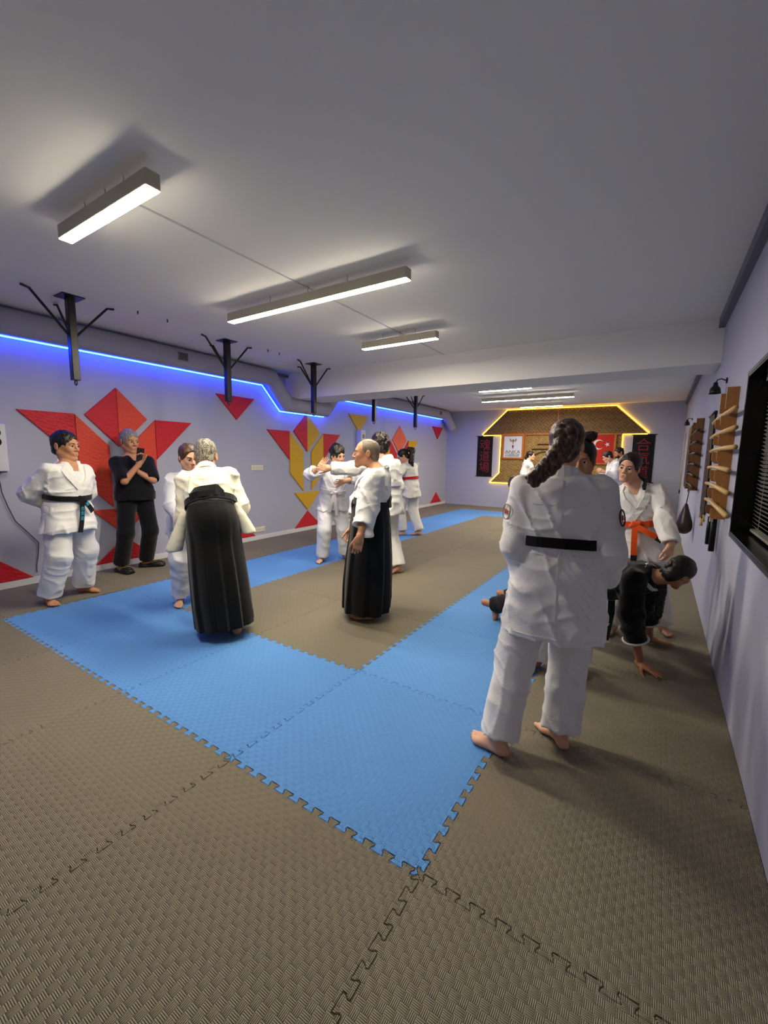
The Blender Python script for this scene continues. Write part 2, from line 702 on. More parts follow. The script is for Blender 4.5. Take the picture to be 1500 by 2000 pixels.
ceiling_lamp(-2.02, 0.085, .96, 'short linear lamp nearest the first black ceiling bracket, open side shining down')
ceiling_lamp(-1.99, 1.60, 1.95, 'long linear lamp hung between two short ones on the near side of the beam')
ceiling_lamp(-1.98, 3.06, .96, 'short linear lamp hung closest to the ceiling beam on its near side')
ceiling_lamp(-1.93, 6.75, .96, 'short linear lamp hung just beyond the ceiling beam')
ceiling_lamp(-1.93, 8.2, 1.9, 'long linear lamp hung in the far bay before the bamboo panel')
ceiling_lamp(-1.93, 9.6, .96, 'short linear lamp hung right above the bamboo roof panel')

# surface cable between the lamps
mb = MB()
mb.box(-2.003, -1.991, 0.15, 4.28, ZC - .007, ZC)
setp(mb.build('cable_trunking', mat('trunking', '#c4c4c6', rough=.6)), 'thin white cable trunking along the ceiling linking the lamps', 'cable')

# ------------------------------------------------------------------ ventilation duct with blue light strip
M_duct = mat('duct_paint', '#a7a6b6', rough=.75, var=.03)
DR = .125
zc0, zc1 = 2.66, 2.28
xd = XL + .17
path = [(xd, YF + .02, zc0), (xd, 3.78, zc0), (xd, 4.14, zc1), (xd, 5.12, zc1), (xd, 5.48, zc0), (xd, 10.5, zc0), (xd + .05, 10.86, 2.3)]


def mitre_tube(pts, r, n=20):
    pts = [np.asarray(p, float) for p in pts]
    vs, fs = [], []
    for i, p in enumerate(pts):
        d0 = pts[i] - pts[i - 1] if i else pts[1] - pts[0]
        d1 = pts[i + 1] - pts[i] if i < len(pts) - 1 else d0
        d0 = d0 / np.linalg.norm(d0)
        d1 = d1 / np.linalg.norm(d1)
        tn = d0 + d1
        tn /= np.linalg.norm(tn)
        x = np.array((1.0, 0, 0))
        x -= tn * (x @ tn)
        x /= np.linalg.norm(x)
        y = np.cross(tn, x)
        k = 1 / max(.4, tn @ d0)
        for j in range(n):
            a = 2 * math.pi * j / n
            vs.append(p + r * (math.cos(a) * x + math.sin(a) * y * k))
    for i in range(len(pts) - 1):
        for j in range(n):
            q = (j + 1) % n
            fs.append((i * n + j, i * n + q, (i + 1) * n + q, (i + 1) * n + j))
    fs += [tuple(range(n - 1, -1, -1)), tuple((len(pts) - 1) * n + j for j in range(n))]
    return vs, fs


duct = empty('ventilation_duct', (xd, 3.0, zc0 - DR), 'pale grey round air duct running along the left wall and dipping under the beam', 'duct')
mb = MB()
mb.add(*mitre_tube(path, DR))
wb(mb, 'duct_pipe', M_duct, duct, auto=True)
for (a, b) in ((1, 2), (2, 1), (3, 4), (4, 3), (5, 6)):
    A, Bq = np.array(path[a]), np.array(path[b])
    d = (Bq - A) / np.linalg.norm(Bq - A)
    c = A + d * .075
    wb(MB().tube([c - d * .006, c + d * .006], DR + .004, 20), 'duct_band', M_duct, duct, smooth=False)
for y in (-1.3, .55, 1.9, 6.6, 8.2):
    wb(MB().tube([(xd, y - .006, zc0), (xd, y + .006, zc0)], DR + .003, 20), 'duct_band', M_duct, duct)
for (y, n) in ((2.2, 4), (9.9, 4)):
    g = wb(MB().box(xd + DR - .03, xd + DR + .004, y - .07, y + .07, zc0 - .05, zc0 + .05), 'vent_grille', mat('grille_frame', '#85858c'), duct)
    for i in range(5):
        z = zc0 - .036 + i * .018
        wb(MB().box(xd + DR + .003, xd + DR + .008, y - .058, y + .058, z - .004, z + .004), 'grille_slot', M_black, g)
# brown pipe over the duct
setp(MB().tube([(XL + .05, YF, ZC - .035), (XL + .05, 4.28, ZC - .035)], .022, 10).build('conduit_pipe', mat('pipe_paint', '#8d8478', rough=.6), smooth=True),
     'brownish pipe above the duct on the near side of the beam', 'pipe')
setp(MB().tube([(XL + .05, 4.92, ZC - .035), (XL + .05, YB, ZC - .035)], .022, 10).build('conduit_pipe', mat('pipe_paint', '#8d8478'), smooth=True),
     'brownish pipe above the duct beyond the beam', 'pipe')
M_led = mat('blue_led', '#1030ff', emit=(.012, .055, 1.0), estr=BLUE_POWER)
sp = [(XL + .06, p[1], p[2] - DR * .98) for p in path[:6]]
sp[1] = (XL + .06, 3.70, sp[1][2])
sp[2] = (XL + .06, 4.07, sp[2][2])
sp[3] = (XL + .06, 5.19, sp[3][2])
sp[4] = (XL + .06, 5.54, sp[4][2])
setp(MB().tube(sp, .008, 8).build('light_strip', M_led, smooth=True), 'glowing blue light strip following the underside of the air duct', 'light strip')

# ------------------------------------------------------------------ punching bag brackets
GB = 'black ceiling brackets for punching bags'


def bracket(x, y, label):
    o = empty('bag_bracket', (x, y, 2.03), label, 'bracket', GB)
    wb(MB().box(x - .035, x + .035, y - .03, y + .03, 2.07, ZC - .008), 'post', M_steel, o, bevel=.004)
    wb(MB().box(x - .09, x + .09, y - .09, y + .09, ZC - .009, ZC), 'mounting_plate', M_steel, o)
    wb(MB().tube([(x + .022 * math.sin(a), y, 2.05 + .022 * math.cos(a)) for a in np.linspace(0, 2 * math.pi, 13)], .006, 6), 'eye_ring', M_steel, o, smooth=True)
    for (dx, dy) in ((0.02, -.33), (.02, .33), (-.30, 0)):
        e_ = np.array((x + dx, y + dy, ZC - .012))
        m0 = np.array((x, y, 2.43))
        d = e_ - np.array((x, y, ZC - .012))
        d /= np.linalg.norm(d)
        wb(MB().tube([m0, e_ - d * .03 + (0, 0, -.01), e_ + d * .03], .011, 6), 'brace', M_steel, o)
    return o


names = ['black steel bag bracket closest to the white wall speaker', 'black steel bag bracket in front of the loose red triangle',
         'black steel bag bracket beside the dip of the duct under the beam', 'black steel bag bracket just beyond the beam', 'black steel bag bracket farthest beyond the beam']
for (x, y), n in zip(((-4.0, .68), (-4.02, 2.35), (-3.97, 3.86), (-4.0, 5.55), (-4.02, 7.19)), names):
    bracket(x, y, n)
for (x, y) in ((-3.85, 1.2), (-3.85, 1.5), (-3.9, 2.9), (-3.9, 3.1)):
    setp(MB().tube([(x, y, ZC), (x, y, ZC - .03)], .006, 6).build('ceiling_bolt', M_steel), 'small dark bolt in the ceiling between the %s bag brackets' % ('first and second' if y < 2 else 'second and third'), 'bolt', 'loose ceiling bolts')

# ------------------------------------------------------------------ foam tile wall motifs
RED, ORA, YEL, SAL = tile_mat('red_tile', '#c3202b'), tile_mat('orange_red_tile', '#d2442f'), tile_mat('yellow_tile', '#d0a221'), tile_mat('salmon_tile', '#e0674a')
TX0, TX1 = XL, XL + .022


def motif(y, label, outer, leaf, dl, dr, dn, up):
    o = empty('flame_wall_motif', (XL, y, 0.02), label, 'wall decoration', 'flame shaped wall motifs of foam tiles')
    P = [([(-.97, 1.845), (-.455, 1.845), (-.455, 1.335)], outer), ([(.455, 1.845), (.97, 1.845), (.455, 1.335)], outer),
         ([(-.45, 1.84), (-.11, 1.49), (-.11, .76), (-.45, 1.10)], leaf), ([(.45, 1.84), (.45, 1.10), (.11, .76), (.11, 1.49)], leaf),
         ([(-.002, 2.19), (-.355, 1.845), (-.002, 1.49)], dl), ([(.002, 2.19), (.002, 1.49), (.355, 1.845)], dr),
         ([(-.345, .735), (.345, .735), (0, .395)], dn), ([(0, .375), (-.345, .078), (.345, .078)], up)]
    for poly, m in P:
        wb(MB().prism([(y + a, z) for a, z in poly], 0, TX0, TX1), 'foam_panel', m, o, bevel=.003)


motif(1.485, 'large red and orange foam flame motif on the wall behind the man in black scrubs', RED, ORA, RED, ORA, ORA, RED)
motif(4.79, 'red and yellow foam flame motif on the wall behind the curly haired boy', RED, YEL, RED, YEL, YEL, RED)
motif(8.14, 'foam flame motif with salmon diamond and yellow wing tips', YEL, RED, SAL, SAL, RED, SAL)


def tri(y, kind, m, label):
    P = [(y - .355, 2.305), (y + .355, 2.305), (y, 1.95)] if kind == 'down' else [(y, .385), (y - .36, .078), (y + .36, .078)]
    setp(wb(MB().prism(P, 0, TX0, TX1), 'foam_triangle', m, None, bevel=.003), label, 'wall decoration', 'loose foam triangles between the motifs')


tri(3.22, 'down', RED, 'red foam triangle pointing down beside the second bag bracket')
tri(3.17, 'up', RED, 'red foam triangle pointing up from the baseboard next to the low triple socket')
tri(0.17, 'up', RED, 'red foam triangle pointing up from the baseboard below the white wall speaker')
tri(6.4, 'down', YEL, 'yellow foam triangle pointing down under the duct beyond the beam')
tri(6.45, 'up', YEL, 'yellow foam triangle pointing up from the baseboard behind the people in hakama')
tri(10.31, 'down', RED, 'small red foam triangle pointing down near the far corner')
tri(10.32, 'up', RED, 'red foam triangle pointing up from the baseboard near the far corner')

# ------------------------------------------------------------------ sockets
M_sock = mat('socket_plastic', '#d9d4c0', rough=.35, spec=.4)
M_hole = mat('socket_hole', '#3a3833', rough=.6)


def sockets(y0, y1, z0, z1, n, label):
    o = empty('wall_socket', (XL, (y0 + y1) / 2, z0), label, 'socket', 'wall sockets on the left wall')
    wb(MB().box(XL, XL + .011, y0, y1, z0, z1), 'cover_plate', M_sock, o, bevel=.003)
    w_ = (y1 - y0) / n
    for i in range(n):
        c = (XL + .011, y0 + w_ * (i + .5), (z0 + z1) / 2)
        f = wb(MB().lathe([(.031, -.002), (.031, .002), (.026, .002), (.024, -.001)], c, 18, axis=0), 'socket_face', M_sock, o)
        for s_ in (-1, 1):
            wb(MB().lathe([(.0045, -.003), (.0045, .0008)], (c[0], c[1] + s_ * .0095, c[2]), 8, axis=0), 'socket_hole', M_hole, f)
        wb(MB().lathe([(.0185, -.003), (.0185, -.0004)], c, 16, axis=0), 'socket_well', mat('socket_well', '#a8a392'), f)


sockets(3.48, 3.73, 1.165, 1.25, 3, 'cream triple socket at chest height between two foam motifs')
sockets(3.49, 3.74, .13, .215, 3, 'cream triple socket low on the wall beside a red foam triangle')
sockets(.98, 1.15, .115, .20, 2, 'cream double socket low on the wall behind the man with hands behind his back')
sockets(9.05, 9.22, 1.18, 1.265, 2, 'cream double socket right of the salmon diamond motif')

# ------------------------------------------------------------------ column speakers
M_spk = mat('speaker_white', '#cfcfd6', rough=.4)
M_cone = mat('speaker_cone', '#17171d', rough=.5)


def speaker(y, z0, z1, label, cones):
    o = empty('wall_speaker', (XL, y, z0), label, 'speaker', 'white column speakers on the left wall')
    wb(MB().box(XL, XL + .13, y - .085, y + .085, z0, z1), 'cabinet', M_spk, o, bevel=.008)
    for (dz, r) in cones:
        d = wb(MB().lathe([(r, -.004), (r, .004), (r * .85, .006), (r * .8, .001), (r * .3, -.002)], (XL + .13, y, z0 + dz), 20, axis=0), 'driver', M_cone, o, smooth=True)
        wb(MB().lathe([(r * .3, -.003), (r * .24, .004), (r * .1, .006)], (XL + .13, y, z0 + dz), 14, axis=0), 'dust_cap', mat('dust_cap', '#3b3b46', rough=.3), d, smooth=True)
    wb(MB().box(XL + .02, XL + .11, y - .07, y + .07, z0 - .01, z0), 'foot_plate', M_cone, o)
    return o


speaker(.30, 1.215, 1.68, 'tall white wall speaker with round black drivers above a dangling cable', [(.21, .02), (.29, .045), (.38, .045)])
speaker(6.42, 1.25, 1.98, 'slim white wall speaker below the yellow triangle', [(.2, .04), (.4, .04), (.6, .04)])
pts = [(XL + .05, .30, 1.21), (XL + .03, .325, 1.12), (XL + .025, .335, 1.0), (XL + .022, .37, .86), (XL + .02, .42, .70), (XL + .018, .52, .56), (XL + .018, .60, .44), (XL + .018, .585, .30), (XL + .018, .565, .2), (XL + .018, .56, .12)]
setp(MB().tube(pts, .0045, 6).build('speaker_cable', mat('cable_rubber', '#3a3a48', rough=.6), smooth=True), 'thin dark cable dangling from the white wall speaker', 'cable')

# ------------------------------------------------------------------ back wall: bamboo panel, poster, flag, banners
BAM = bamboo_mat('bamboo_mat', '#a98a50', '#6d5025', 26)
BAMD = bamboo_mat('bamboo_mat_dark', '#84653c', '#4d371c', 22)
M_wood = mat('honey_wood', '#a8692c', rough=.5, var=.2, vscale=14, stretch=(1, 1, .3))
pan = empty('bamboo_wall_panel', (-1.78, YB, .73), 'woven bamboo panel shaped like a roofed shrine with amber edge light', 'wall panel')
cx = -1.78
body = [(-3.28, 2.12), (-3.30, 1.0), (-3.55, .74), (-.01, .74), (-.26, 1.0), (-.28, 2.12)]
wb(MB().prism(body, 1, YB - .05, YB - .03), 'bamboo_field', BAM, pan)
roof = [(-3.82, 2.09), (.26, 2.07), (-.45, 2.735), (-3.14, 2.745)]
wb(MB().prism(roof, 1, YB - .085, YB - .06), 'bamboo_roof', BAMD, pan)
wb(MB().box(cx - .012, cx + .012, YB - .088, YB - .086, 2.09, 2.735), 'roof_seam', M_wood, pan)
for (x0, x1, z) in ((-2.60, -1.02, 2.085), (-1.04, -.29, 2.06), (-3.26, -2.58, 2.06)):
    wb(MB().box(x0, x1, YB - .10, YB - .05, z - .018, z + .018), 'batten', M_wood, pan)
for x in (-2.60, -1.02):
    wb(MB().box(x - .016, x + .016, YB - .075, YB - .05, .75, 2.07), 'batten', M_wood, pan)
M_amb = mat('amber_led', '#ff9a00', emit=(1.0, .48, .03), estr=AMBER_POWER)


def led(pts):
    return MB().tube(pts, .008, 6)


strips = [[(-3.86, YB - .025, 2.10), (-3.16, YB - .025, 2.765)], [(-3.16, YB - .095, 2.768), (-.43, YB - .095, 2.758)], [(-.43, YB - .025, 2.765), (.30, YB - .025, 2.08)],
          [(-3.82, YB - .025, 2.065), (-3.31, YB - .025, 2.065), (-3.315, YB - .025, 1.0), (-3.585, YB - .025, .72)], [(-3.58, YB - .025, .715), (.02, YB - .025, .715)],
          [(.02, YB - .025, .72), (-.245, YB - .025, 1.0), (-.25, YB - .025, 2.05), (.26, YB - .025, 2.05)]]
for s_ in strips:
    wb(led(s_), 'amber_light_strip', M_amb, pan, smooth=True)

poster = empty('framed_poster', (-2.94, YB - .06, 1.41), 'white club poster with a phoenix emblem in an orange wooden frame', 'poster')
yp = YB - .075
mb = MB()
for (x0, x1, z0, z1) in ((-3.245, -2.63, 2.075, 2.115), (-3.245, -2.63, 1.405, 1.45), (-3.245, -3.19, 1.45, 2.075), (-2.685, -2.63, 1.45, 2.075)):
    mb.box(x0, x1, yp - .02, YB - .05, z0, z1)
wb(mb, 'frame', mat('orange_wood', '#b0651f', rough=.45, var=.2, vscale=20), poster)
wb(MB().box(-3.19, -2.685, yp - .004, yp + .01, 1.45, 2.075), 'sheet', mat('poster_paper', '#c9cdd6', rough=.5), poster)
RB = [(1, 0, 0), (0, 0, -1), (0, 1, 0)]          # text on the back wall, facing -Y
sheet = poster.children[-1]
pc = -2.9375
PL = wloc(sheet)
ink = mat('ink_dark', '#2c2f45', rough=.6)
gold = mat('ink_gold', '#9c8a66', rough=.6)
redi = mat('ink_red', '#a83a44', rough=.6)
brown = mat('ink_brown', '#6b4a2c', rough=.6)
text_obj('lettering', 'ANKA', .135, brown, sheet, np.array((pc, yp - .006, 1.60)) - PL, RB, sx=1.15)
random.seed(3)
for z, x0, x1 in ((1.535, -.185, .185), (1.492, -.20, .20)):
    mb = MB()
    x = pc + x0
    while x < pc + x1:
        w_ = random.choice((.010, .014, .018))
        if random.random() > .12:
            mb.box(x, x + w_, yp - .006, yp - .004, z - .011, z + .011)
        x += w_ + .005
    wb(mb, 'small_print', ink, sheet)
# phoenix emblem: two raised wings of feathers, body and tail
for s_ in (-1, 1):
    mb = MB()
    mb.prism([(pc + s_ * x, z) for x, z in ((.012, 1.905), (.04, 1.882), (.075, 1.888), (.100, 1.925), (.106, 1.99), (.090, 1.955), (.082, 1.995), (.070, 1.952), (.057, 1.972), (.046, 1.928), (.018, 1.932))], 1, yp - .0065, yp - .0045)
    wb(mb, 'emblem_wing', gold, sheet)
wb(MB().prism([(pc - .014, 1.94), (pc, 1.965), (pc + .020, 1.95), (pc + .013, 1.90), (pc + .010, 1.84), (pc, 1.81), (pc - .010, 1.84), (pc - .015, 1.90)], 1, yp - .007, yp - .0045), 'emblem_body', brown, sheet)
wb(MB().prism([(pc, 1.81), (pc + .030, 1.765), (pc + .018, 1.735), (pc, 1.675), (pc - .018, 1.735), (pc - .030, 1.765)], 1, yp - .007, yp - .0045), 'emblem_tail', redi, sheet)
wb(MB().prism([(pc, 1.785), (pc + .012, 1.76), (pc, 1.70), (pc - .012, 1.76)], 1, yp - .008, yp - .0065), 'emblem_tail_inset', ink, sheet)

flag = empty('hanging_flag', (-.67, YB - .07, 1.35), 'red flag with white crescent and star in a wooden frame on the bamboo panel', 'flag')
yf = YB - .085
mb = MB()
for (x0, x1, z0, z1) in ((-.97, -.93, 1.33, 2.08), (-.43, -.38, 1.33, 2.08), (-.97, -.38, 1.30, 1.335)):
    mb.box(x0, x1, yf - .01, YB - .05, z0, z1)
wb(mb, 'frame', M_wood, flag)
fl = wb(MB().box(-.93, -.43, yf - .003, yf + .003, 1.335, 2.06), 'flag_cloth', mat('flag_red', '#b3261a', rough=.7), flag)
fw = mat('flag_white', '#dcd6d2', rough=.7)
ccx, ccz = -.775, 1.80
mb = MB()
out = [(ccx + .125 * math.cos(a), ccz + .125 * math.sin(a)) for a in np.linspace(math.radians(38), math.radians(322), 30)]
inn = [(ccx + .032 + .1 * math.cos(a), ccz + .1 * math.sin(a)) for a in np.linspace(math.radians(310), math.radians(50), 26)]
n1 = len(out)
n2 = len(inn)
allp = out + inn
vs = [(x, yf - .006, z) for x, z in allp] + [(x, yf - .004, z) for x, z in allp]
N_ = len(allp)
mb.add(vs, [tuple(range(N_)), tuple(range(2 * N_ - 1, N_ - 1, -1))] + [(i, (i + 1) % N_, N_ + (i + 1) % N_, N_ + i) for i in range(N_)])
wb(mb, 'crescent', fw, fl)
sx_, sz_ = -.575, 1.80
star = []
for k in range(10):
    a = math.radians(180 + 36 * k)
    r = .062 if k % 2 == 0 else .024
    star.append((sx_ + r * math.cos(a), sz_ + r * math.sin(a)))
wb(MB().prism(star, 1, yf - .006, yf - .004), 'star', fw, fl)

M_ban = mat('banner_black', '#0d0c0f', rough=.8)
M_bred = mat('banner_red', '#7d2226', rough=.7)
for (x0, x1, z0, z1, txt, lab) in ((-4.0, -3.54, .885, 2.055, '魂道場', 'black banner with red characters on the side of the phoenix poster'), (-.03, .43, .885, 2.04, '合気道', 'black banner with red characters on the side of the red flag')):
    o = empty('wall_banner', ((x0 + x1) / 2, YB - .01, z0), lab, 'banner', 'black hanging banners on the back wall')
    c = wb(MB().box(x0, x1, YB - .014, YB - .006, z0, z1), 'banner_cloth', M_ban, o)
    for z in (z0, z1):
        wb(MB().tube([(x0 - .04, YB - .012, z), (x1 + .04, YB - .012, z)], .008, 8), 'rod', M_black, o, smooth=True)
    for k, ch in enumerate(txt):
        text_obj('lettering', ch, .33, M_bred, c, np.array(((x0 + x1) / 2, YB - .016, z1 - .27 - k * .325)) - wloc(c), RB)

# sticks and a bow displayed on the bamboo field
M_dkw = mat('dark_wood', '#3a2415', rough=.4)
for (x0, x1, z, lab) in ((-2.27, -1.35, 1.81, 'upper dark wooden sword on the bamboo panel'), (-2.41, -1.25, 1.68, 'lower dark wooden sword on the bamboo panel')):
    setp(MB().tube([(x0, YB - .075, z), (x0 + .25, YB - .075, z + .004), ((x0 + x1) / 2, YB - .075, z + .012), (x1, YB - .075, z)], [.014, .014, .013, .009], 8).build('wooden_sword', M_dkw, smooth=True), lab, 'wooden sword', 'wooden swords on the bamboo panel')
arc = [(-2.36 + .62 * t_, YB - .07, 1.50 + .16 * math.sin(math.pi * t_) - .10 * t_) for t_ in np.linspace(0, 1, 14)]
setp(MB().tube(arc, .012, 8).build('wall_bow', M_dkw, smooth=True), 'curved dark bow hung below the wooden swords', 'bow')

# ------------------------------------------------------------------ right wall: sword racks, scroll, frame, bag, lamps
M_rackw = mat('rack_wood', '#9a6a38', rough=.5, var=.25, vscale=9, stretch=(3, 3, .5))
M_rackd = mat('rack_wood_dark', '#7a5330', rough=.5, var=.25, vscale=9, stretch=(3, 3, .5))
M_oak = mat('pale_oak', '#c6a468', rough=.45, var=.15, vscale=10)
M_dst = mat('dark_stick', '#32241c', rough=.4)


def rack(yn, yf_, z0, z1, zs, m, label, dep, sticks):
    o = empty('sword_rack', (XR, (yn + yf_) / 2, z0), label, 'sword rack', 'wooden sword racks on the right wall')
    for y in (yn, yf_):
        # upright with stepped notches for each stick
        poly = [(XR, z0), (XR - dep * .8, z0)]
        for z in zs:
            poly += [(XR - dep, z - .075), (XR - dep, z - .012), (XR - dep * .45, z - .017), (XR - dep * .45, z + .034), (XR - dep * .8, z + .038)]
        poly += [(XR - dep * .8, z1), (XR, z1)]
        mb = MB()
        mb.prism(poly, 1, y - .012, y + .012)
        wb(mb, 'upright', m, o)
    wb(MB().box(XR - .014, XR, yn + .012, yf_ - .012, z0 + .1, z0 + .16), 'back_rail', m, o)
    wb(MB().box(XR - .014, XR, yn + .012, yf_ - .012, z1 - .16, z1 - .1), 'back_rail', m, o)
    for (z, ya, yb, r, mm, lab) in sticks:
        x = XR - dep * .45 - r - .003
        bend = .02
        pts = [(x, ya, z), (x, ya + (yb - ya) * .35, z + bend * .3), (x, ya + (yb - ya) * .7, z + bend * .5), (x, yb, z)]
        setp(MB().tube(pts, [r, r, r * .95, r * .8], 10).build('wooden_sword', mm, smooth=True), lab, 'wooden sword', 'sticks on the near rack' if mm is M_oak else 'sticks on the far rack')


zs1 = [1.085, 1.22, 1.36, 1.50, 1.62, 1.745]
ord_ = ['lowest', 'second lowest', 'third lowest', 'third highest', 'second highest', 'topmost']
rack(2.72, 3.08, 1.0, 1.93, zs1, M_rackw, 'wooden rack holding pale sticks next to the window', .088,
     [(z, 2.12 + .08 * (i % 3), 3.55 + .06 * ((i * 2) % 3), .016, M_oak, 'pale wooden stick, %s on the rack next to the window' % ord_[i]) for i, z in enumerate(zs1)])
zs2 = [1.09, 1.23, 1.37, 1.51, 1.65, 1.79]
rack(5.55, 6.3, 1.04, 1.95, zs2, M_rackd, 'wooden rack with dark sticks beyond the black scroll', .10,
     [(z, 5.25, 6.6, .016, M_dst, 'dark wooden stick, %s on the rack beyond the scroll' % ord_[i]) for i, z in enumerate(zs2)])
scroll = empty('hanging_scroll', (XR, 4.35, .83), 'narrow black scroll with red writing and gold tassels between the two racks', 'scroll')
wb(MB().prism([(4.1, .9), (4.35, .82), (4.6, .9), (4.6, 1.88), (4.1, 1.88)], 0, XR - .018, XR - .008), 'scroll_cloth', mat('scroll_black', '#17110f', rough=.7), scroll)
sc = scroll.children[0]
wb(MB().tube([(XR - .015, 4.06, 1.885), (XR - .015, 4.64, 1.885)], .014, 8), 'rod', M_black, scroll, smooth=True)
random.seed(11)
for k in range(9):
    z = 1.62 - k * .075
    mb = MB()
    for q in range(4):
        yy = 4.35 + random.uniform(-.06, .06)
        zz = z + random.uniform(-.02, .02)
        if q % 2:
            mb.box(XR - .0205, XR - .018, yy - .045, yy + .045, zz - .006, zz + .006)
        else:
            mb.box(XR - .0205, XR - .018, yy - .007, yy + .007, zz - .028, zz + .028)
    wb(mb, 'red_writing', M_bred, sc)
for y in (4.15, 4.35, 4.55):
    zt = .9 - .08 * (1 - abs(y - 4.35) / .25)
    wb(MB().lathe([(.004, 0), (.009, -.015), (.008, -.03), (.014, -.075)], (XR - .013, y, zt), 8), 'tassel', mat('tassel_gold', '#c29a4a', rough=.6), scroll, smooth=True)

setp(MB().box(XR - .07, XR, 6.75, 7.5, 1.0, 1.95).build('wall_case', M_black, bevel=.006), 'black shallow display case on the wall behind the far rack', 'case')
staff = empty('long_staff', (XR - .03, 9.9, .74), 'thin pale staff with dark tip hung upright near the far corner', 'staff')
wb(MB().tube([(XR - .03, 9.85, 2.0), (XR - .03, 9.95, .80)], .012, 8), 'shaft', mat('staff_pale', '#b9ad92', rough=.5), staff, smooth=True)
wb(MB().tube([(XR - .03, 9.95, .80), (XR - .03, 9.955, .73)], .014, 8), 'tip', M_black, staff, smooth=True)
wb(MB().tube([(XR - .03, 9.98, 2.0), (XR - .03, 10.05, .80)], .006, 8), 'cord', M_black, staff, smooth=True)

bag = empty('speed_bag', (XR - .09, 5.5, .48), 'dark brown leather punching ball hanging on black straps under the far rack', 'punching ball')
M_lea = mat('dark_leather', '#2a1a17', rough=.35, spec=.5)
wb(MB().lathe([(.005, .40), (.02, .385), (.035, .33), (.06, .25), (.085, .16), (.092, .10), (.08, .045), (.045, .01), (.004, 0)], (XR - .1, 5.5, .48), 20), 'ball', M_lea, bag, smooth=True)
for s_ in (-1, 1):
    wb(MB().tube([(XR - .1, 5.5 + s_ * .004, .86), (XR - .085, 5.51 + s_ * .015, 1.035)], .006, 6), 'strap', M_black, bag, smooth=True)
hs = empty('nunchaku', (XR - .03, 3.1, .72), 'pair of black sticks hanging on a steel link below the pale stick rack', 'nunchaku')
wb(MB().tube([(XR - .03, 3.02, .97), (XR - .03, 3.02, .71)], .020, 10), 'stick', M_black, hs, smooth=True)
wb(MB().tube([(XR - .045, 3.14, .97), (XR - .045, 3.14, .745)], .020, 10), 'stick', M_black, hs, smooth=True)
wb(MB().tube([(XR - .03, 3.02, .97), (XR - .035, 3.06, .998), (XR - .045, 3.12, .998), (XR - .045, 3.14, .97)], .005, 6), 'chain', M_hook, hs, smooth=True)
wb(MB().box(XR - .06, XR - .04, 2.99, 3.05, .945, .99), 'brass_tag', mat('pale_tag', '#b7b2a2', rough=.4), hs)


def sconce(y, z, label, k=.68):
    o = empty('wall_lamp', (XR, y, z), label, 'wall lamp', 'black bell shaped wall lamps')
    x = XR - .115 * k
    wb(MB().lathe([(.035 * k, 0), (.035 * k, -.012)], (XR, y, z + .10 * k), 14, axis=0), 'wall_rose', M_black, o, smooth=False)
    wb(MB().tube([(XR - .01, y, z + .10 * k), (XR - .06 * k, y, z + .125 * k), (XR - .10 * k, y, z + .115 * k), (x, y, z + .08 * k)], .005, 8), 'arm', M_black, o, smooth=True)
    wb(MB().lathe([(r * k, q * k) for r, q in ((.006, .09), (.022, .085), (.026, .055), (.030, .04), (.055, .01), (.062, -.03), (.066, -.055), (.062, -.055), (.05, .0), (.01, .02))], (x, y, z), 20), 'shade', M_black, o, smooth=True)
    wb(MB().lathe([(r * k, q * k) for r, q in ((.004, -.03), (.018, -.025), (.022, -.01), (.012, .015))], (x, y, z), 12), 'bulb', mat('unlit_bulb', '#c9c6bd', rough=.2), o, smooth=True)


sconce(3.55, 2.03, 'black wall lamp right above the pale stick rack')
sconce(8.3, 2.09, 'black wall lamp near the far end of the right wall')

# ================================================================== people
# Bodies and garments are modelled as smooth blends of tapered limbs, ellipsoids and lofts, meshed as one continuous surface each.
F4 = np.float32


def unit(v):
    v = np.asarray(v, float)
    return v / (np.linalg.norm(v) + 1e-12)


def rot(axis, a):
    return np.array(Matrix.Rotation(a, 3, Vector(axis)))


_G = np.random.RandomState(5).rand(32, 32, 32).astype(F4)


def vnoise(P):
    """value noise 0..1 on an array of points (...,3)"""
    Q = np.floor(P).astype(np.int32)
    f = (P - Q).astype(F4)
    f = f * f * (3 - 2 * f)
    i0 = Q & 31
    i1 = (Q + 1) & 31
    x0, y0, z0 = i0[..., 0], i0[..., 1], i0[..., 2]
    x1, y1, z1 = i1[..., 0], i1[..., 1], i1[..., 2]
    fx, fy, fz = f[..., 0], f[..., 1], f[..., 2]
    a = _G[x0, y0, z0] * (1 - fx) + _G[x1, y0, z0] * fx
    b = _G[x0, y1, z0] * (1 - fx) + _G[x1, y1, z0] * fx
    c = _G[x0, y0, z1] * (1 - fx) + _G[x1, y0, z1] * fx
    d = _G[x0, y1, z1] * (1 - fx) + _G[x1, y1, z1] * fx
    return (a * (1 - fy) + b * fy) * (1 - fz) + (c * (1 - fy) + d * fy) * fz


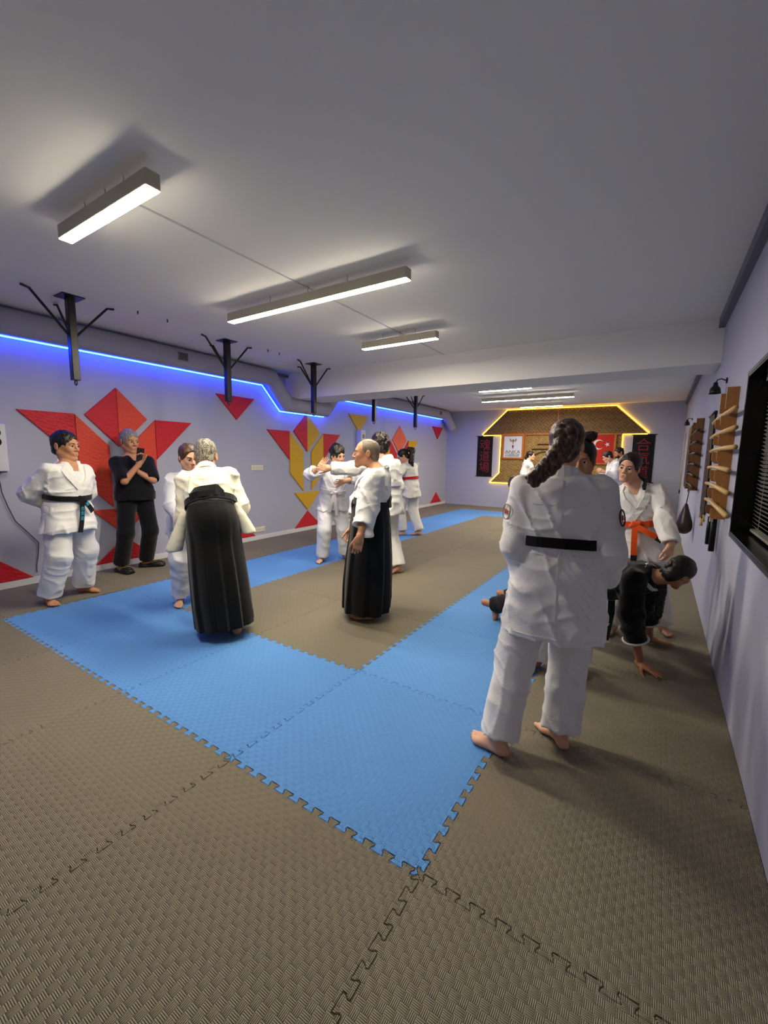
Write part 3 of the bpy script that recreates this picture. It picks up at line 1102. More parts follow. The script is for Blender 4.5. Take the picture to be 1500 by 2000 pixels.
class Field:
    def __init__(s):
        s.ops = []
        s.disp = None

    def _push(s, fn, lo, hi, op, k):
        s.ops.append((fn, np.minimum(lo, hi) - .05 - k, np.maximum(lo, hi) + .05 + k, op, k))
        return s

    def cone(s, a, b, ra, rb, k=.02, op='u'):
        a = np.asarray(a, float)
        b = np.asarray(b, float)
        r = max(ra, rb)
        ba = b - a
        l2 = max(ba @ ba, 1e-9)

        def fn(P):
            pa = P - a.astype(F4)
            h = np.clip((pa @ ba.astype(F4)) / l2, 0, 1)
            q = pa - h[..., None] * ba.astype(F4)
            return np.sqrt((q * q).sum(-1)) - (ra + (rb - ra) * h)
        return s._push(fn, np.minimum(a, b) - r, np.maximum(a, b) + r, op, k)

    def chain(s, pts, rs, k=.02, op='u'):
        for i in range(len(pts) - 1):
            s.cone(pts[i], pts[i + 1], rs[i], rs[i + 1], k, op)
        return s

    def ell(s, c, r, R=None, k=.02, op='u'):
        c = np.asarray(c, float)
        r = np.asarray(r, float)
        R = np.eye(3) if R is None else np.asarray(R)
        Rf = R.astype(F4)
        e = np.abs(R) @ r

        def fn(P):
            q = (P - c.astype(F4)) @ Rf
            u = q / r.astype(F4)
            k0 = np.sqrt((u * u).sum(-1)) + 1e-6
            u2 = q / (r * r).astype(F4)
            k1 = np.sqrt((u2 * u2).sum(-1)) + 1e-6
            return k0 * (k0 - 1) / k1
        return s._push(fn, c - e, c + e, op, k)

    def box(s, c, h, R=None, rd=.005, k=.01, op='u'):
        c = np.asarray(c, float)
        h = np.asarray(h, float)
        R = np.eye(3) if R is None else np.asarray(R)
        Rf = R.astype(F4)
        e = np.abs(R) @ h

        def fn(P):
            q = np.abs((P - c.astype(F4)) @ Rf) - (h - rd).astype(F4)
            return np.sqrt((np.maximum(q, 0) ** 2).sum(-1)) + np.minimum(q.max(-1), 0) - rd
        return s._push(fn, c - e, c + e, op, k)

    def loft(s, o, R, ts, rx, ry, ox=None, oy=None, n=2.3, k=.03, op='u', mod=None):
        """stack of superellipses along R[:,2] from origin o; ts in metres"""
        o = np.asarray(o, float)
        R = np.asarray(R)
        ts = np.asarray(ts, float)
        rx = np.asarray(rx, float)
        ry = np.asarray(ry, float)
        ox = np.zeros(len(ts)) if ox is None else np.asarray(ox, float)
        oy = np.zeros(len(ts)) if oy is None else np.asarray(oy, float)
        tt = np.linspace(ts[0], ts[-1], 64)

        def sm(a):
            v = np.interp(tt, ts, a)
            for _ in range(3):
                v[1:-1] = .25 * v[:-2] + .5 * v[1:-1] + .25 * v[2:]
            return v
        arx, ary, aox, aoy = sm(rx), sm(ry), sm(ox), sm(oy)
        Rf = R.astype(F4)
        cs = [o + R @ np.array((a * rx.max() + (ox.max() if a > 0 else ox.min()), b * ry.max() + (oy.max() if b > 0 else oy.min()), t)) for a in (-1, 1) for b in (-1, 1) for t in (ts[0], ts[-1])]
        cs = np.array(cs)

        def fn(P):
            q = (P - o.astype(F4)) @ Rf
            t = q[..., 2]
            X = (q[..., 0] - np.interp(t, tt, aox).astype(F4))
            Y = (q[..., 1] - np.interp(t, tt, aoy).astype(F4))
            a = np.interp(t, tt, arx).astype(F4)
            b = np.interp(t, tt, ary).astype(F4)
            if mod is not None:
                m = 1 + mod(np.arctan2(Y / b, X / a), t)
                a = a * m
                b = b * m
            g = (np.abs(X / a) ** n + np.abs(Y / b) ** n + 1e-9) ** (1 / n)
            side = (g - 1) * np.minimum(a, b)
            cap = np.maximum(ts[0] - t, t - ts[-1])
            return np.maximum(side, cap).astype(F4)
        return s._push(fn, cs.min(0), cs.max(0), op, k)

    def add(s, F2, k=.02):
        lo = np.min([o[1] for o in F2.ops if o[3] == 'u'], 0)
        hi = np.max([o[2] for o in F2.ops if o[3] == 'u'], 0)
        return s._push(F2.at, lo, hi, 'u', k)

    @staticmethod
    def comb(d, e, op, k):
        if op == 'u':
            h = np.maximum(k - np.abs(d - e), 0) / max(k, 1e-6)
            return np.minimum(d, e) - h * h * k * .25
        if op == 's':
            e = -e
        h = np.maximum(k - np.abs(d - e), 0) / max(k, 1e-6)
        return np.maximum(d, e) + h * h * k * .25

    def at(s, P):
        P = np.asarray(P, F4)
        d = np.full(P.shape[:-1], 1.0, F4)
        for fn, lo, hi, op, k in s.ops:
            d = s.comb(d, fn(P).astype(F4), op, k)
        if s.disp is not None:
            d = d + s.disp(P)
        return d

    def mesh(s, h, lo=None, hi=None):
        los = np.min([o[1] for o in s.ops if o[3] == 'u'], 0)
        his = np.max([o[2] for o in s.ops if o[3] == 'u'], 0)
        lo = los if lo is None else np.maximum(lo, los)
        hi = his if hi is None else np.minimum(hi, his)
        n = np.ceil((hi - lo) / h).astype(int) + 2
        ax = [(lo[i] + h * np.arange(n[i])).astype(F4) for i in range(3)]
        D = np.full(tuple(n), 1.0, F4)
        for fn, a, b, op, k in s.ops:
            i0 = np.clip(np.floor((a - lo) / h).astype(int), 0, n)
            i1 = np.clip(np.ceil((b - lo) / h).astype(int) + 1, 0, n)
            if np.any(i1 <= i0):
                continue
            sl = tuple(slice(i0[j], i1[j]) for j in range(3))
            P = np.stack(np.meshgrid(ax[0][sl[0]], ax[1][sl[1]], ax[2][sl[2]], indexing='ij'), -1)
            D[sl] = s.comb(D[sl], fn(P).astype(F4), op, k)
        if s.disp is not None:
            nb = np.abs(D) < .045
            I = np.argwhere(nb)
            P = np.stack([ax[0][I[:, 0]], ax[1][I[:, 1]], ax[2][I[:, 2]]], -1)
            D[nb] += s.disp(P)
        # closed box
        for j in range(3):
            sl = [slice(None)] * 3
            for e in (0, -1):
                sl[j] = e
                D[tuple(sl)] = np.maximum(D[tuple(sl)], h)
        return surface_nets(D, lo, h)


def surface_nets(D, lo, h):
    S = D < 0
    c8 = [(i, j, k) for i in (0, 1) for j in (0, 1) for k in (0, 1)]
    nx, ny, nz = (x - 1 for x in D.shape)
    cnt = np.zeros((nx, ny, nz), np.int8)
    for (i, j, k) in c8:
        cnt += S[i:i + nx, j:j + ny, k:k + nz]
    act = (cnt > 0) & (cnt < 8)
    C = np.argwhere(act)
    if len(C) == 0:
        return np.zeros((0, 3)), np.zeros((0, 4), int)
    vals = {c: D[C[:, 0] + c[0], C[:, 1] + c[1], C[:, 2] + c[2]] for c in c8}
    acc = np.zeros((len(C), 3))
    num = np.zeros(len(C))
    for c in c8:
        for ax_ in range(3):
            if c[ax_] == 0:
                e = list(c)
                e[ax_] = 1
                va, vb = vals[c], vals[tuple(e)]
                m = (va < 0) != (vb < 0)
                t = np.where(m, va / np.where(m, va - vb, 1), 0)
                p = np.tile(np.array(c, float), (len(C), 1))
                p[:, ax_] += t
                acc += p * m[:, None]
                num += m
    V = (C + acc / num[:, None]) * h + lo
    idx = np.full((nx, ny, nz), -1, np.int64)
    idx[C[:, 0], C[:, 1], C[:, 2]] = np.arange(len(C))
    quads = []
    for ax_ in range(3):
        a, b = (ax_ + 1) % 3, (ax_ + 2) % 3
        sl0 = [slice(0, n) for n in (nx, ny, nz)]
        sl1 = list(sl0)
        sl1[ax_] = slice(1, (nx, ny, nz)[ax_] + 1)
        for q in (a, b):
            sl0[q] = slice(1, (nx, ny, nz)[q])
            sl1[q] = slice(1, (nx, ny, nz)[q])
        s0, s1 = S[tuple(sl0)], S[tuple(sl1)]
        E = np.argwhere(s0 != s1)
        if len(E) == 0:
            continue
        flip = s0[E[:, 0], E[:, 1], E[:, 2]]
        base = E.copy()
        base[:, a] += 1
        base[:, b] += 1
        q = []
        for da, db in ((-1, -1), (0, -1), (0, 0), (-1, 0)):
            t = base.copy()
            t[:, a] += da
            t[:, b] += db
            q.append(idx[t[:, 0], t[:, 1], t[:, 2]])
        q = np.stack(q, 1)
        q[~flip] = q[~flip][:, ::-1]
        quads.append(q)
    Q = np.concatenate(quads)
    return V, Q


def np_obj(name, parts, m, parent, mats=None):
    """one mesh object from several (V, Q) surfaces"""
    V = np.concatenate([p[0] for p in parts])
    off = 0
    Qs = []
    for p in parts:
        Qs.append(p[1] + off)
        off += len(p[0])
    Q = np.concatenate(Qs)
    me = bpy.data.meshes.new(name)
    me.vertices.add(len(V))
    me.vertices.foreach_set('co', V.astype(np.float32).ravel())
    me.loops.add(len(Q) * 4)
    me.loops.foreach_set('vertex_index', Q.astype(np.int32).ravel())
    me.polygons.add(len(Q))
    me.polygons.foreach_set('loop_start', np.arange(0, len(Q) * 4, 4, dtype=np.int32))
    me.polygons.foreach_set('use_smooth', np.ones(len(Q), bool))
    me.update(calc_edges=True)
    me.validate()
    me.materials.append(m)
    o = bpy.data.objects.new(name, me)
    COL.objects.link(o)
    o.parent = parent
    return o


def relax(V, Q, it=1, lam=.5):
    for _ in range(it):
        acc = np.zeros_like(V)
        num = np.zeros(len(V))
        for a, b in ((0, 1), (1, 2), (2, 3), (3, 0)):
            np.add.at(acc, Q[:, a], V[Q[:, b]])
            np.add.at(acc, Q[:, b], V[Q[:, a]])
            np.add.at(num, Q[:, a], 1)
            np.add.at(num, Q[:, b], 1)
        V = V + lam * (acc / np.maximum(num, 1)[:, None] - V)
    return V, Q


def ridge(P, sc, amp, off=0.0, pw=2.0):
    n = vnoise((P + off) * np.asarray(sc, F4))
    r = 1 - np.abs(2 * n - 1)
    return -amp * (r ** pw)


def frame(up, fwd):
    """columns: left, back, up"""
    z = unit(up)
    f = np.asarray(fwd, float)
    f = unit(f - z * (f @ z))
    return np.stack([np.cross(z, f), -f, z], 1)


# ------------------------------------------------------------------ anatomy
def head_field(c, R, s, age='adult', sex='m'):
    """returns a Field of head and face in world coords; c is the head centre, R its frame (left, back, up)"""
    f = Field()

    def P(x, y, z):
        return c + R @ (np.array((x, y, z)) * s)
    w_ = 1.0 if sex == 'm' else .95
    f.ell(P(0, .016, .034), np.array((.073 * w_, .094, .080)) * s, R, k=.02 * s)
    f.ell(P(0, -.026, -.012), np.array((.0575 * w_, .062, .088)) * s, R, k=.026 * s)
    jw = .050 if sex == 'm' else .044
    for sx in (-1, 1):
        f.cone(P(sx * jw, .012, -.052), P(sx * .016, -.070, -.096), .020 * s, .016 * s, k=.024 * s)
        f.ell(P(sx * .038, -.062, -.020), np.array((.018, .020, .022)) * s, R, k=.02 * s)
    f.ell(P(0, -.078, -.095), np.array((.020, .016, .016)) * s, R, k=.018 * s)
    f.ell(P(0, -.072, -.056), np.array((.030, .022, .026)) * s, R, k=.02 * s)
    f.cone(P(-.034, -.074, .024), P(.034, -.074, .024), .013 * s, .013 * s, k=.016 * s)
    for sx in (-1, 1):
        f.ell(P(sx * .031, -.095, .004), np.array((.019, .014, .012)) * s, R, k=.012 * s, op='s')
    f.cone(P(0, -.084, .016), P(0, -.107, -.024), .008 * s, .0105 * s, k=.010 * s)
    for sx in (-1, 1):
        f.ell(P(sx * .012, -.094, -.029), np.array((.009, .010, .008)) * s, R, k=.006 * s)
    f.cone(P(-.017, -.090, -.0555), P(.017, -.090, -.0555), .0065 * s, .0065 * s, k=.008 * s)
    f.cone(P(-.014, -.089, -.067), P(.014, -.089, -.067), .0075 * s, .0075 * s, k=.008 * s)
    f.cone(P(-.024, -.098, -.061), P(.024, -.098, -.061), .0028 * s, .0028 * s, k=.004 * s, op='s')
    for sx in (-1, 1):
        Re = R @ rot((0, 0, 1), sx * .35) @ rot((1, 0, 0), -.2)
        f.ell(P(sx * .076 * w_, .018, -.006), np.array((.0085, .021, .032)) * s, Re, k=.006 * s)
        f.ell(P(sx * .086 * w_, .014, -.004), np.array((.006, .012, .020)) * s, Re, k=.005 * s, op='s')
    return f, P


def hand_parts(f, w, d, n, s, curl=.35, spread=.06, thumb=0.5, side=1, k=.006):
    """hand at wrist w, fingers along d, back of the hand towards n; side +1 puts the thumb at n x d"""
    d = unit(d)
    n = unit(n - d * (n @ d))
    t = np.cross(n, d) * side
    c0 = w + d * .012 * s
    R = np.stack([t, n, d], 1)
    f.box(w + d * .052 * s, np.array((.040, .0135, .050)) * s, R, rd=.012 * s, k=.012)
    f.cone(w - d * .02 * s, w + d * .03 * s, .027 * s, .028 * s, k=.015)
    lens = (.072, .080, .074, .058)
    for i in range(4):
        o = (.030 - .020 * i)
        p = w + d * (.095 - .004 * abs(i - 1)) * s + t * o * s
        a = spread * (1.5 - i)
        dd = unit(d * math.cos(a) + t * math.sin(a))
        nn = n
        L = lens[i] * s
        r = (.0092, .0095, .009, .0078)[i] * s
        cu = curl * (1 + .12 * i)
        p = p - dd * .012 * s
        for q, (fr, ca) in enumerate(((.45, .75), (.32, 1.0), (.25, .8))):
            dd2 = unit(dd * math.cos(cu * ca) - nn * math.sin(cu * ca))
            nn = unit(nn * math.cos(cu * ca) + dd * math.sin(cu * ca))
            dd = dd2
            e = p + dd * (L * fr + (.012 * s if q == 0 else 0))
            f.cone(p, e, r * (1 - .06 * q), r * (1 - .06 * (q + 1)), k=.003)
            p = e
    p0 = w + d * .028 * s + t * .030 * s - n * .004 * s
    d1 = unit(d * math.cos(thumb) + t * math.sin(thumb) * 1.0 - n * .35)
    p1 = p0 + d1 * .045 * s
    d2 = unit(d1 + d * .45 - n * .15)
    p2 = p1 + d2 * .034 * s
    d3 = unit(d2 + d * .3)
    p3 = p2 + d3 * .026 * s
    f.cone(p0, p1, .0145 * s, .0118 * s, k=.010)
    f.cone(p1, p2, .0112 * s, .0102 * s, k=.004)
    f.cone(p2, p3, .0102 * s, .0085 * s, k=.004)


def foot_parts(f, a, d, s, up=(0, 0, 1), side=1):
    """bare foot: ankle joint a (about 7 cm above the sole), toes along d; side +1 puts the big toe at up x d"""
    up = unit(up)
    d = unit(np.asarray(d, float) - up * (np.asarray(d, float) @ up))
    t = np.cross(up, d) * side

    def P(x, y, z):
        return a + (t * x + d * y + up * z) * s
    R = np.stack([t, d, up], 1)
    f.cone(P(0, 0, .09), P(0, -.005, .0), .036 * s, .033 * s, k=.02)
    f.ell(P(0, -.028, -.043), np.array((.031, .036, .030)) * s, R, k=.02)
    f.cone(P(0, .0, -.012), P(.006, .085, -.045), .034 * s, .026 * s, k=.025)
    f.cone(P(-.012, -.01, -.05), P(-.020, .105, -.056), .022 * s, .018 * s, k=.02)
    f.ell(P(.022, .115, -.054), np.array((.026, .036, .020)) * s, R, k=.015)
    f.ell(P(-.016, .105, -.057), np.array((.026, .036, .016)) * s, R, k=.015)
    for i, (x, y, L, r) in enumerate(((.030, .140, .038, .0135), (.008, .143, .034, .0095), (-.009, .136, .030, .0088), (-.024, .126, .026, .0082), (-.037, .113, .022, .0078))):
        f.cone(P(x, y - .01, -.056), P(x + .002, y + L - .012, -.061), r * s, r * .92 * s, k=.004)


def smooth_tube_chain(f, pts, rs, k):
    f.chain(pts, rs, k)


def ribbon(pts, nrm, wdt, th, wdir=None):
    """flat band following pts, facing nrm"""
    pts = [np.asarray(p, float) for p in pts]
    n = len(pts)
    W = wdt if hasattr(wdt, '__len__') else [wdt] * n
    vs, fs = [], []
    for i in range(n):
        tn = unit(pts[min(i + 1, n - 1)] - pts[max(i - 1, 0)])
        nn = unit(nrm[i])
        ww = unit(np.cross(nn, tn)) if wdir is None else unit(wdir[i])
        for (a, b) in ((-.5, -.3), (.5, -.3), (.5, 1), (-.5, 1)):
            vs.append(pts[i] + ww * a * W[i] + nn * b * th)
    for i in range(n - 1):
        for j in range(4):
            k = (j + 1) % 4
            fs.append((i * 4 + j, i * 4 + k, (i + 1) * 4 + k, (i + 1) * 4 + j))
    fs += [(3, 2, 1, 0), tuple((n - 1) * 4 + j for j in range(4))]
    return vs, fs


def hit(F_, o, d, rmax=.45, n=90):
    """outermost surface point of the field along o + t d (searched from outside in)"""
    o = np.asarray(o, float)
    d = unit(d)
    t = np.linspace(rmax, 0.0, n)
    v = F_.at(o + t[:, None] * d)
    i = np.argmax(v < 0)
    if not (v < 0).any():
        return o + d * .1, d
    t1 = t[max(i - 1, 0)]
    t0 = t[i]
    for _ in range(8):
        tm = .5 * (t0 + t1)
        if F_.at((o + tm * d)[None])[0] < 0:
            t0 = tm
        else:
            t1 = tm
    p = o + t0 * d
    e = .012
    g = np.array([F_.at((p + np.eye(3)[j] * e)[None])[0] - F_.at((p - np.eye(3)[j] * e)[None])[0] for j in range(3)])
    return p, unit(g)


def reach(p, u, v, L, sign):
    """point seen at pixel (u, v) at bone length L from p; sign +1 farther from the camera, -1 nearer"""
    d = ray(u, v)
    oc = CAM - p
    a = d @ d
    b = 2 * d @ oc
    c = oc @ oc - L * L
    disc = b * b - 4 * a * c
    if disc < 0:
        t = -b / (2 * a)
        q = CAM + d * t
        return p + unit(q - p) * L
    t = (-b + sign * math.sqrt(disc)) / (2 * a)
    return CAM + d * t


def knee_ik(h, a, L1, L2, fwd):
    v = a - h
    D = min(np.linalg.norm(v), L1 + L2 - .004)
    d = unit(v)
    x = (L1 * L1 - L2 * L2 + D * D) / (2 * D)
    y = math.sqrt(max(L1 * L1 - x * x, 0))
    f = unit(np.asarray(fwd) - d * (np.asarray(fwd) @ d))
    return h + d * x + f * y


# ------------------------------------------------------------------ materials for people
GI = cloth_mat('gi_cotton', '#dedcd8')
GI2 = cloth_mat('gi_cotton_cool', '#d3d4da')
GIC = cloth_mat('gi_cotton_cream', '#e2dcc6')
BLK = cloth_mat('black_cotton', '#0b0b0c', var=0, wr=.004)
SCRUB = cloth_mat('scrub_cotton', '#07080c', wr=.003)
BELT = cloth_mat('black_belt_cotton', '#08080a', wr=.0015)
ORANGEB = cloth_mat('orange_belt_cotton', '#d8501a', wr=.002)
REDB = cloth_mat('red_belt_cotton', '#b81f1f', wr=.002)
WHITEB = cloth_mat('white_belt_cotton', '#cfccd2', wr=.002)
GREENB = cloth_mat('green_belt_cotton', '#16301f', wr=.002)


def skin_mat(name, col):
    m = mat(name, col, rough=.5, spec=.35, var=.10, vscale=22, bump='noise', bscale=300, bdist=.0008, bstr=.3)
    return m


SK1, SK2, SK3 = skin_mat('skin_tan', '#b9835f'), skin_mat('skin_light', '#d2a183'), skin_mat('skin_brown', '#a87454')
LIP = mat('lips', '#9c5450', rough=.45)
EYEW, EYEB = mat('eye_white', '#d9d3cc', rough=.25), mat('eye_dark', '#1c120d', rough=.15)
H_BLK = hair_mat('hair_black', '#0b0907', '#1d1611')
H_BRN = hair_mat('hair_brown', '#20140d', '#5e402a', (1, 1, .4))
H_DKB = hair_mat('hair_dark_brown', '#120c08', '#2f2118')
H_GRY = hair_mat('hair_grey', '#2b2823', '#a49c8a', scale=150)
H_SLV = hair_mat('hair_silver', '#4a4946', '#a3a19a', scale=120)
H_STB = hair_mat('hair_stubble', '#4a4238', '#8b7d66', scale=220)


class Person:
    pass


def face_parts(body, P, R, s, gaze=(0, 0), lid=.35, brow=H_BLK, beard=None):
    """eyes, brows and lips as sub-parts of the body"""
    L = wloc(body)
    for sx in (-1, 1):
        c = P(sx * .0305, -.0755, .004)
        r = .0125 * s
        vs, fs, mi = [], [], []
        nu, nv = 12, 9
        g = R @ rot((0, 0, 1), gaze[0]) @ rot((1, 0, 0), gaze[1])
        for j in range(nv + 1):
            th = math.pi * j / nv
            for i in range(nu):
                ph = 2 * math.pi * i / nu
                q = np.array((math.sin(th) * math.cos(ph), -math.cos(th), math.sin(th) * math.sin(ph)))
                vs.append(c + g @ q * r - L)
        for j in range(nv):
            for i in range(nu):
                fs.append((j * nu + i, j * nu + (i + 1) % nu, (j + 1) * nu + (i + 1) % nu, (j + 1) * nu + i))
                mi.append(1 if j < 2 else 0)
        o = mesh_obj('eye', vs, fs, EYEW, body, True)
        o.data.materials.append(EYEB)
        o.data.polygons.foreach_set('material_index', mi)
        # upper lid
        f = Field()
        f.ell(c + R @ (np.array((0, -.002, .0058 - .004 * lid)) * s), np.array((.0165, .0125, .0075)) * s, R, k=.002)
        mb = MB()
        pts = [P(sx * x, y, z) - L for x, y, z in ((.012, -.0915, .0225), (.024, -.0915, .0275), (.037, -.0865, .0275), (.048, -.0755, .0225))]
        mb.tube(pts, [.0022 * s, .0030 * s, .0027 * s, .0012 * s], 6)
        mb.build('eyebrow', brow, body, smooth=True)
        pts = [P(sx * x, y, z) - L for x, y, z in ((.0175, -.0855, .0065), (.0245, -.0895, .0115 - .004 * lid), (.0325, -.0895, .0125 - .004 * lid), (.0405, -.0845, .0095), (.0455, -.077, .0055))]
        mb = MB()
        mb.tube(pts, [.0008 * s, .0013 * s, .0015 * s, .0013 * s, .0007 * s], 6)
        mb.build('eyelash', EYEB, body, smooth=True)
    mb = MB()
    for z, r, y in ((-.0562, .0036, -.0945), (-.0662, .0044, -.0940)):
        pts = [P(x, y + (abs(x) / .022) ** 2 * .008, z + (.002 if abs(x) < .004 and r < .005 else 0) - (abs(x) / .022) ** 2 * .004 * np.sign(z + .061)) - L for x in (-.025, -.015, -.006, 0, .006, .015, .025)]
        mb.tube(pts, [r * .35 * s, r * .85 * s, r * s, r * .9 * s, r * s, r * .85 * s, r * .35 * s], 8)
    mb.build('lips', LIP, body, smooth=True)


def hair_cap(f, P, R, s, style):
    """hair volume over the skull"""
    sd_, bk, tp = dict(short=(.004, .007, .013), crop=(.003, .004, .004), curly=(.020, .024, .036), pulled=(.006, .009, .010), wavy=(.013, .016, .030)).get(style)
    f.ell(P(0, .017, .036), np.array((.0745 + sd_, .095 + bk, .081 + tp)) * s, R, k=.01)
    f.ell(P(0, .056, -.030), np.array((.060 + sd_ * .5, .046 + bk * .7, .058)) * s, R, k=.02)
    if style == 'pulled':
        f.ell(P(0, .056, -.045), np.array((.054, .044, .055)) * s, R, k=.02)
    # face opening with a rounded hairline
    cz, rz, rx_ = dict(short=(-.020, .090, .074), crop=(-.010, .100, .074), curly=(-.034, .084, .066), pulled=(-.014, .096, .074), wavy=(-.030, .086, .068)).get(style, (-.03, .088, .064))
    f.ell(P(0, -.108, cz), np.array((rx_, .078, rz)) * s, R, k=.012, op='s')
    f.box(P(0, -.050, -.105), np.array((.12, .075, .085)) * s, R, rd=.01 * s, k=.012, op='s')
    for sx in (-1, 1):
        f.ell(P(sx * .092, .010, -.022), np.array((.020, .020, .030)) * s, R, k=.006, op='s')


def build_person(label, base, H, fwd, pelvis, neck, headc, head_fwd, arms, ankles, *, head_up=None, sex='m', skin=SK1, hair=None, hair_m=H_BLK, hair_off=1.0,
                 bw=1.0, outfit='gi', gi=GI, belt=BELT, belt_z=.13, hem=.30, h=.01, hh=.005, hs=1.0, hands=None, foot_dir=None, feet=True, eyes=True, gaze=(0, 0),
                 lid=.35, sleeve=.9, collar=True, fold=1.0, knot=None, seed=0.0, brow=None, leg_fwd=None, pants=None, undershirt=None, pant_r=1.0, torso_up=None, vneck=.75,
                 slit=True, sleeve_r=1.0, knees=None):
    s = H / 1.70
    root = empty('person', base, label, 'person', 'people on the mats')
    B = np.array(base, float)
    o3 = lambda p: np.asarray(p, float) - B          # world -> local
    fwd = unit(fwd)
    T = frame(neck - pelvis, fwd)
    Rw = frame((0, 0, 1), leg_fwd if leg_fwd is not None else fwd)
    hr = frame(head_up if head_up is not None else (0, 0, 1), head_fwd)
    headc = neck + unit(headc - neck) * .155 * s * (.45 + .55 * hs)
    Pv, Nk, Hc = o3(pelvis), o3(neck), o3(headc)
    sh = {sd: Nk + T @ (np.array((sd * .165 * bw, .005, -.078)) * s) for sd in (1, -1)}
    hp = {sd: Pv + Rw @ (np.array((sd * .088 * bw, 0, -.02)) * s) for sd in (1, -1)}
    el = {sd: o3(arms[sd][0]) for sd in (1, -1)}
    wr = {sd: o3(arms[sd][1]) for sd in (1, -1)}
    an = {sd: o3(ankles[sd]) for sd in (1, -1)}
    kn = {}
    for sd in (1, -1):
        if knees is not None:
            kn[sd] = o3(knees[sd])
        else:
            kn[sd] = knee_ik(hp[sd], an[sd], .435 * s, .425 * s, Rw @ np.array((sd * .12, -1, 0)))
    lt = np.linalg.norm(Nk - Pv)
    # ---- body: one continuous skin surface
    f = Field()
    f.ell(Pv + Rw[:, 2] * .0, np.array((.125 * bw, .082, .09)) * s, Rw, k=.04)
    f.ell(Pv + T[:, 2] * lt * .42, np.array((.115 * bw, .080, .15)) * s, T, k=.05)
    f.ell(Pv + T[:, 2] * lt * .74, np.array((.14 * bw, .095, .15)) * s, T, k=.05)
    nb = Nk - T[:, 2] * .02 * s
    f.cone(nb, Hc + hr @ (np.array((0, .022, -.055)) * s * hs), .060 * s, .050 * s * hs, k=.03)
    for sd in (1, -1):
        f.cone(Nk + T @ (np.array((sd * .04, .01, -.03)) * s), sh[sd], .042 * s, .045 * s, k=.03)
        f.cone(sh[sd], el[sd], .046 * s, .040 * s, k=.02)
        f.cone(el[sd], wr[sd], .041 * s, .027 * s, k=.015)
        f.cone(hp[sd], kn[sd], .070 * s, .050 * s, k=.03)
        f.cone(kn[sd], an[sd] + (0, 0, .02), .050 * s, .034 * s, k=.02)
    parts = [f.mesh(max(h * 1.6, .014))]
    hf, P = head_field(Hc, hr, s * hs, sex=sex)
    hf.cone(nb, Hc + hr @ (np.array((0, .022, -.055)) * s * hs), .060 * s, .050 * s * hs, k=.03)
    parts.append(relax(*hf.mesh(hh), 1, .35))
    for sd in (1, -1):
        g = Field()
        hd = (hands or {}).get(sd)
        if hd is not False:
            hd = hd or {}
            d = hd.get('d')
            d = unit(wr[sd] - el[sd]) if d is None else unit(d)
            n = hd.get('n')
            n = T[:, 0] * sd if n is None else np.asarray(n, float)
            g.cone(el[sd] + (wr[sd] - el[sd]) * .15, wr[sd], .039 * s, .0265 * s, k=.01)
            hand_parts(g, wr[sd], d, n, s * hd.get('sc', 1.0), curl=hd.get('curl', .4), spread=hd.get('spread', .06), thumb=hd.get('thumb', .5), side=hd.get('side', 1))
            parts.append(relax(*g.mesh(max(hh * .9, .004)), 1, .3))
        if feet:
            g = Field()
            fd = (foot_dir or {}).get(sd, Rw @ np.array((sd * .2, -1, 0)))
            fu = (0, 0, 1)
            if isinstance(fd, tuple):
                fd, fu = fd
            foot_parts(g, an[sd], fd, s, up=fu, side=-sd)
            parts.append(relax(*g.mesh(max(hh, .005)), 1, .3))
    body = np_obj('body', parts, skin, root)
    if eyes:
        face_parts(body, lambda *a: P(*a) + wloc(body), hr, s * hs, gaze, lid, brow or hair_m)
    pr = Person()
    pr.root, pr.body, pr.P, pr.hr, pr.s, pr.hs = root, body, P, hr, s, hs
    pr.T, pr.Pv, pr.Nk, pr.sh, pr.el, pr.wr, pr.kn, pr.an, pr.hp, pr.lt, pr.Rw, pr.Hc = T, Pv, Nk, sh, el, wr, kn, an, hp, lt, Rw, Hc
    # ---- hair
    if hair:
        f = Field()
        style = hair if hair in ('short', 'crop', 'curly', 'pulled', 'wavy') else 'short'
        hair_cap(f, P, hr, s * hs, style)
        amp = dict(short=.0065, crop=.002, curly=.018, pulled=.0035, wavy=.016)[style]
        fr = dict(short=75, crop=90, curly=42, pulled=30, wavy=38)[style]
        st = dict(short=(1, 1, .35), crop=(1, 1, 1), curly=(1, 1, 1), pulled=(1.6, .25, 1.6), wavy=(1, .8, .5))[style]
        f.disp = lambda Q: (vnoise(((Q - Hc.astype(F4)) @ hr.astype(F4)) * np.array([fr * q_ for q_ in st], F4)) - .5) * 2 * amp
        pr.hair = np_obj('hair', [f.mesh(max(hh, .004))], hair_m, root)
    # ---- garments
    if outfit in ('gi', 'scrubs', 'hakama'):
        J = Field()
        SLS, SHC = [], []
        wz = belt_z * s
        b = bw * s
        # upper jacket from belt to neck, in the torso frame
        up = lt - wz
        tilt = T
        ts = np.array((-.02, .03, .12, .20, .28, .34, .38, .415)) * up / .40
        J.loft(Pv + T[:, 2] * wz, T, ts, np.array((.158, .178, .186, .186, .172, .135, .098, .072)) * b, np.array((.122, .138, .140, .138, .125, .105, .085, .072)) * s * (bw ** .5),
               oy=np.array((0, .0, .0, .0, .005, .008, .010, .014)) * s, k=.03)
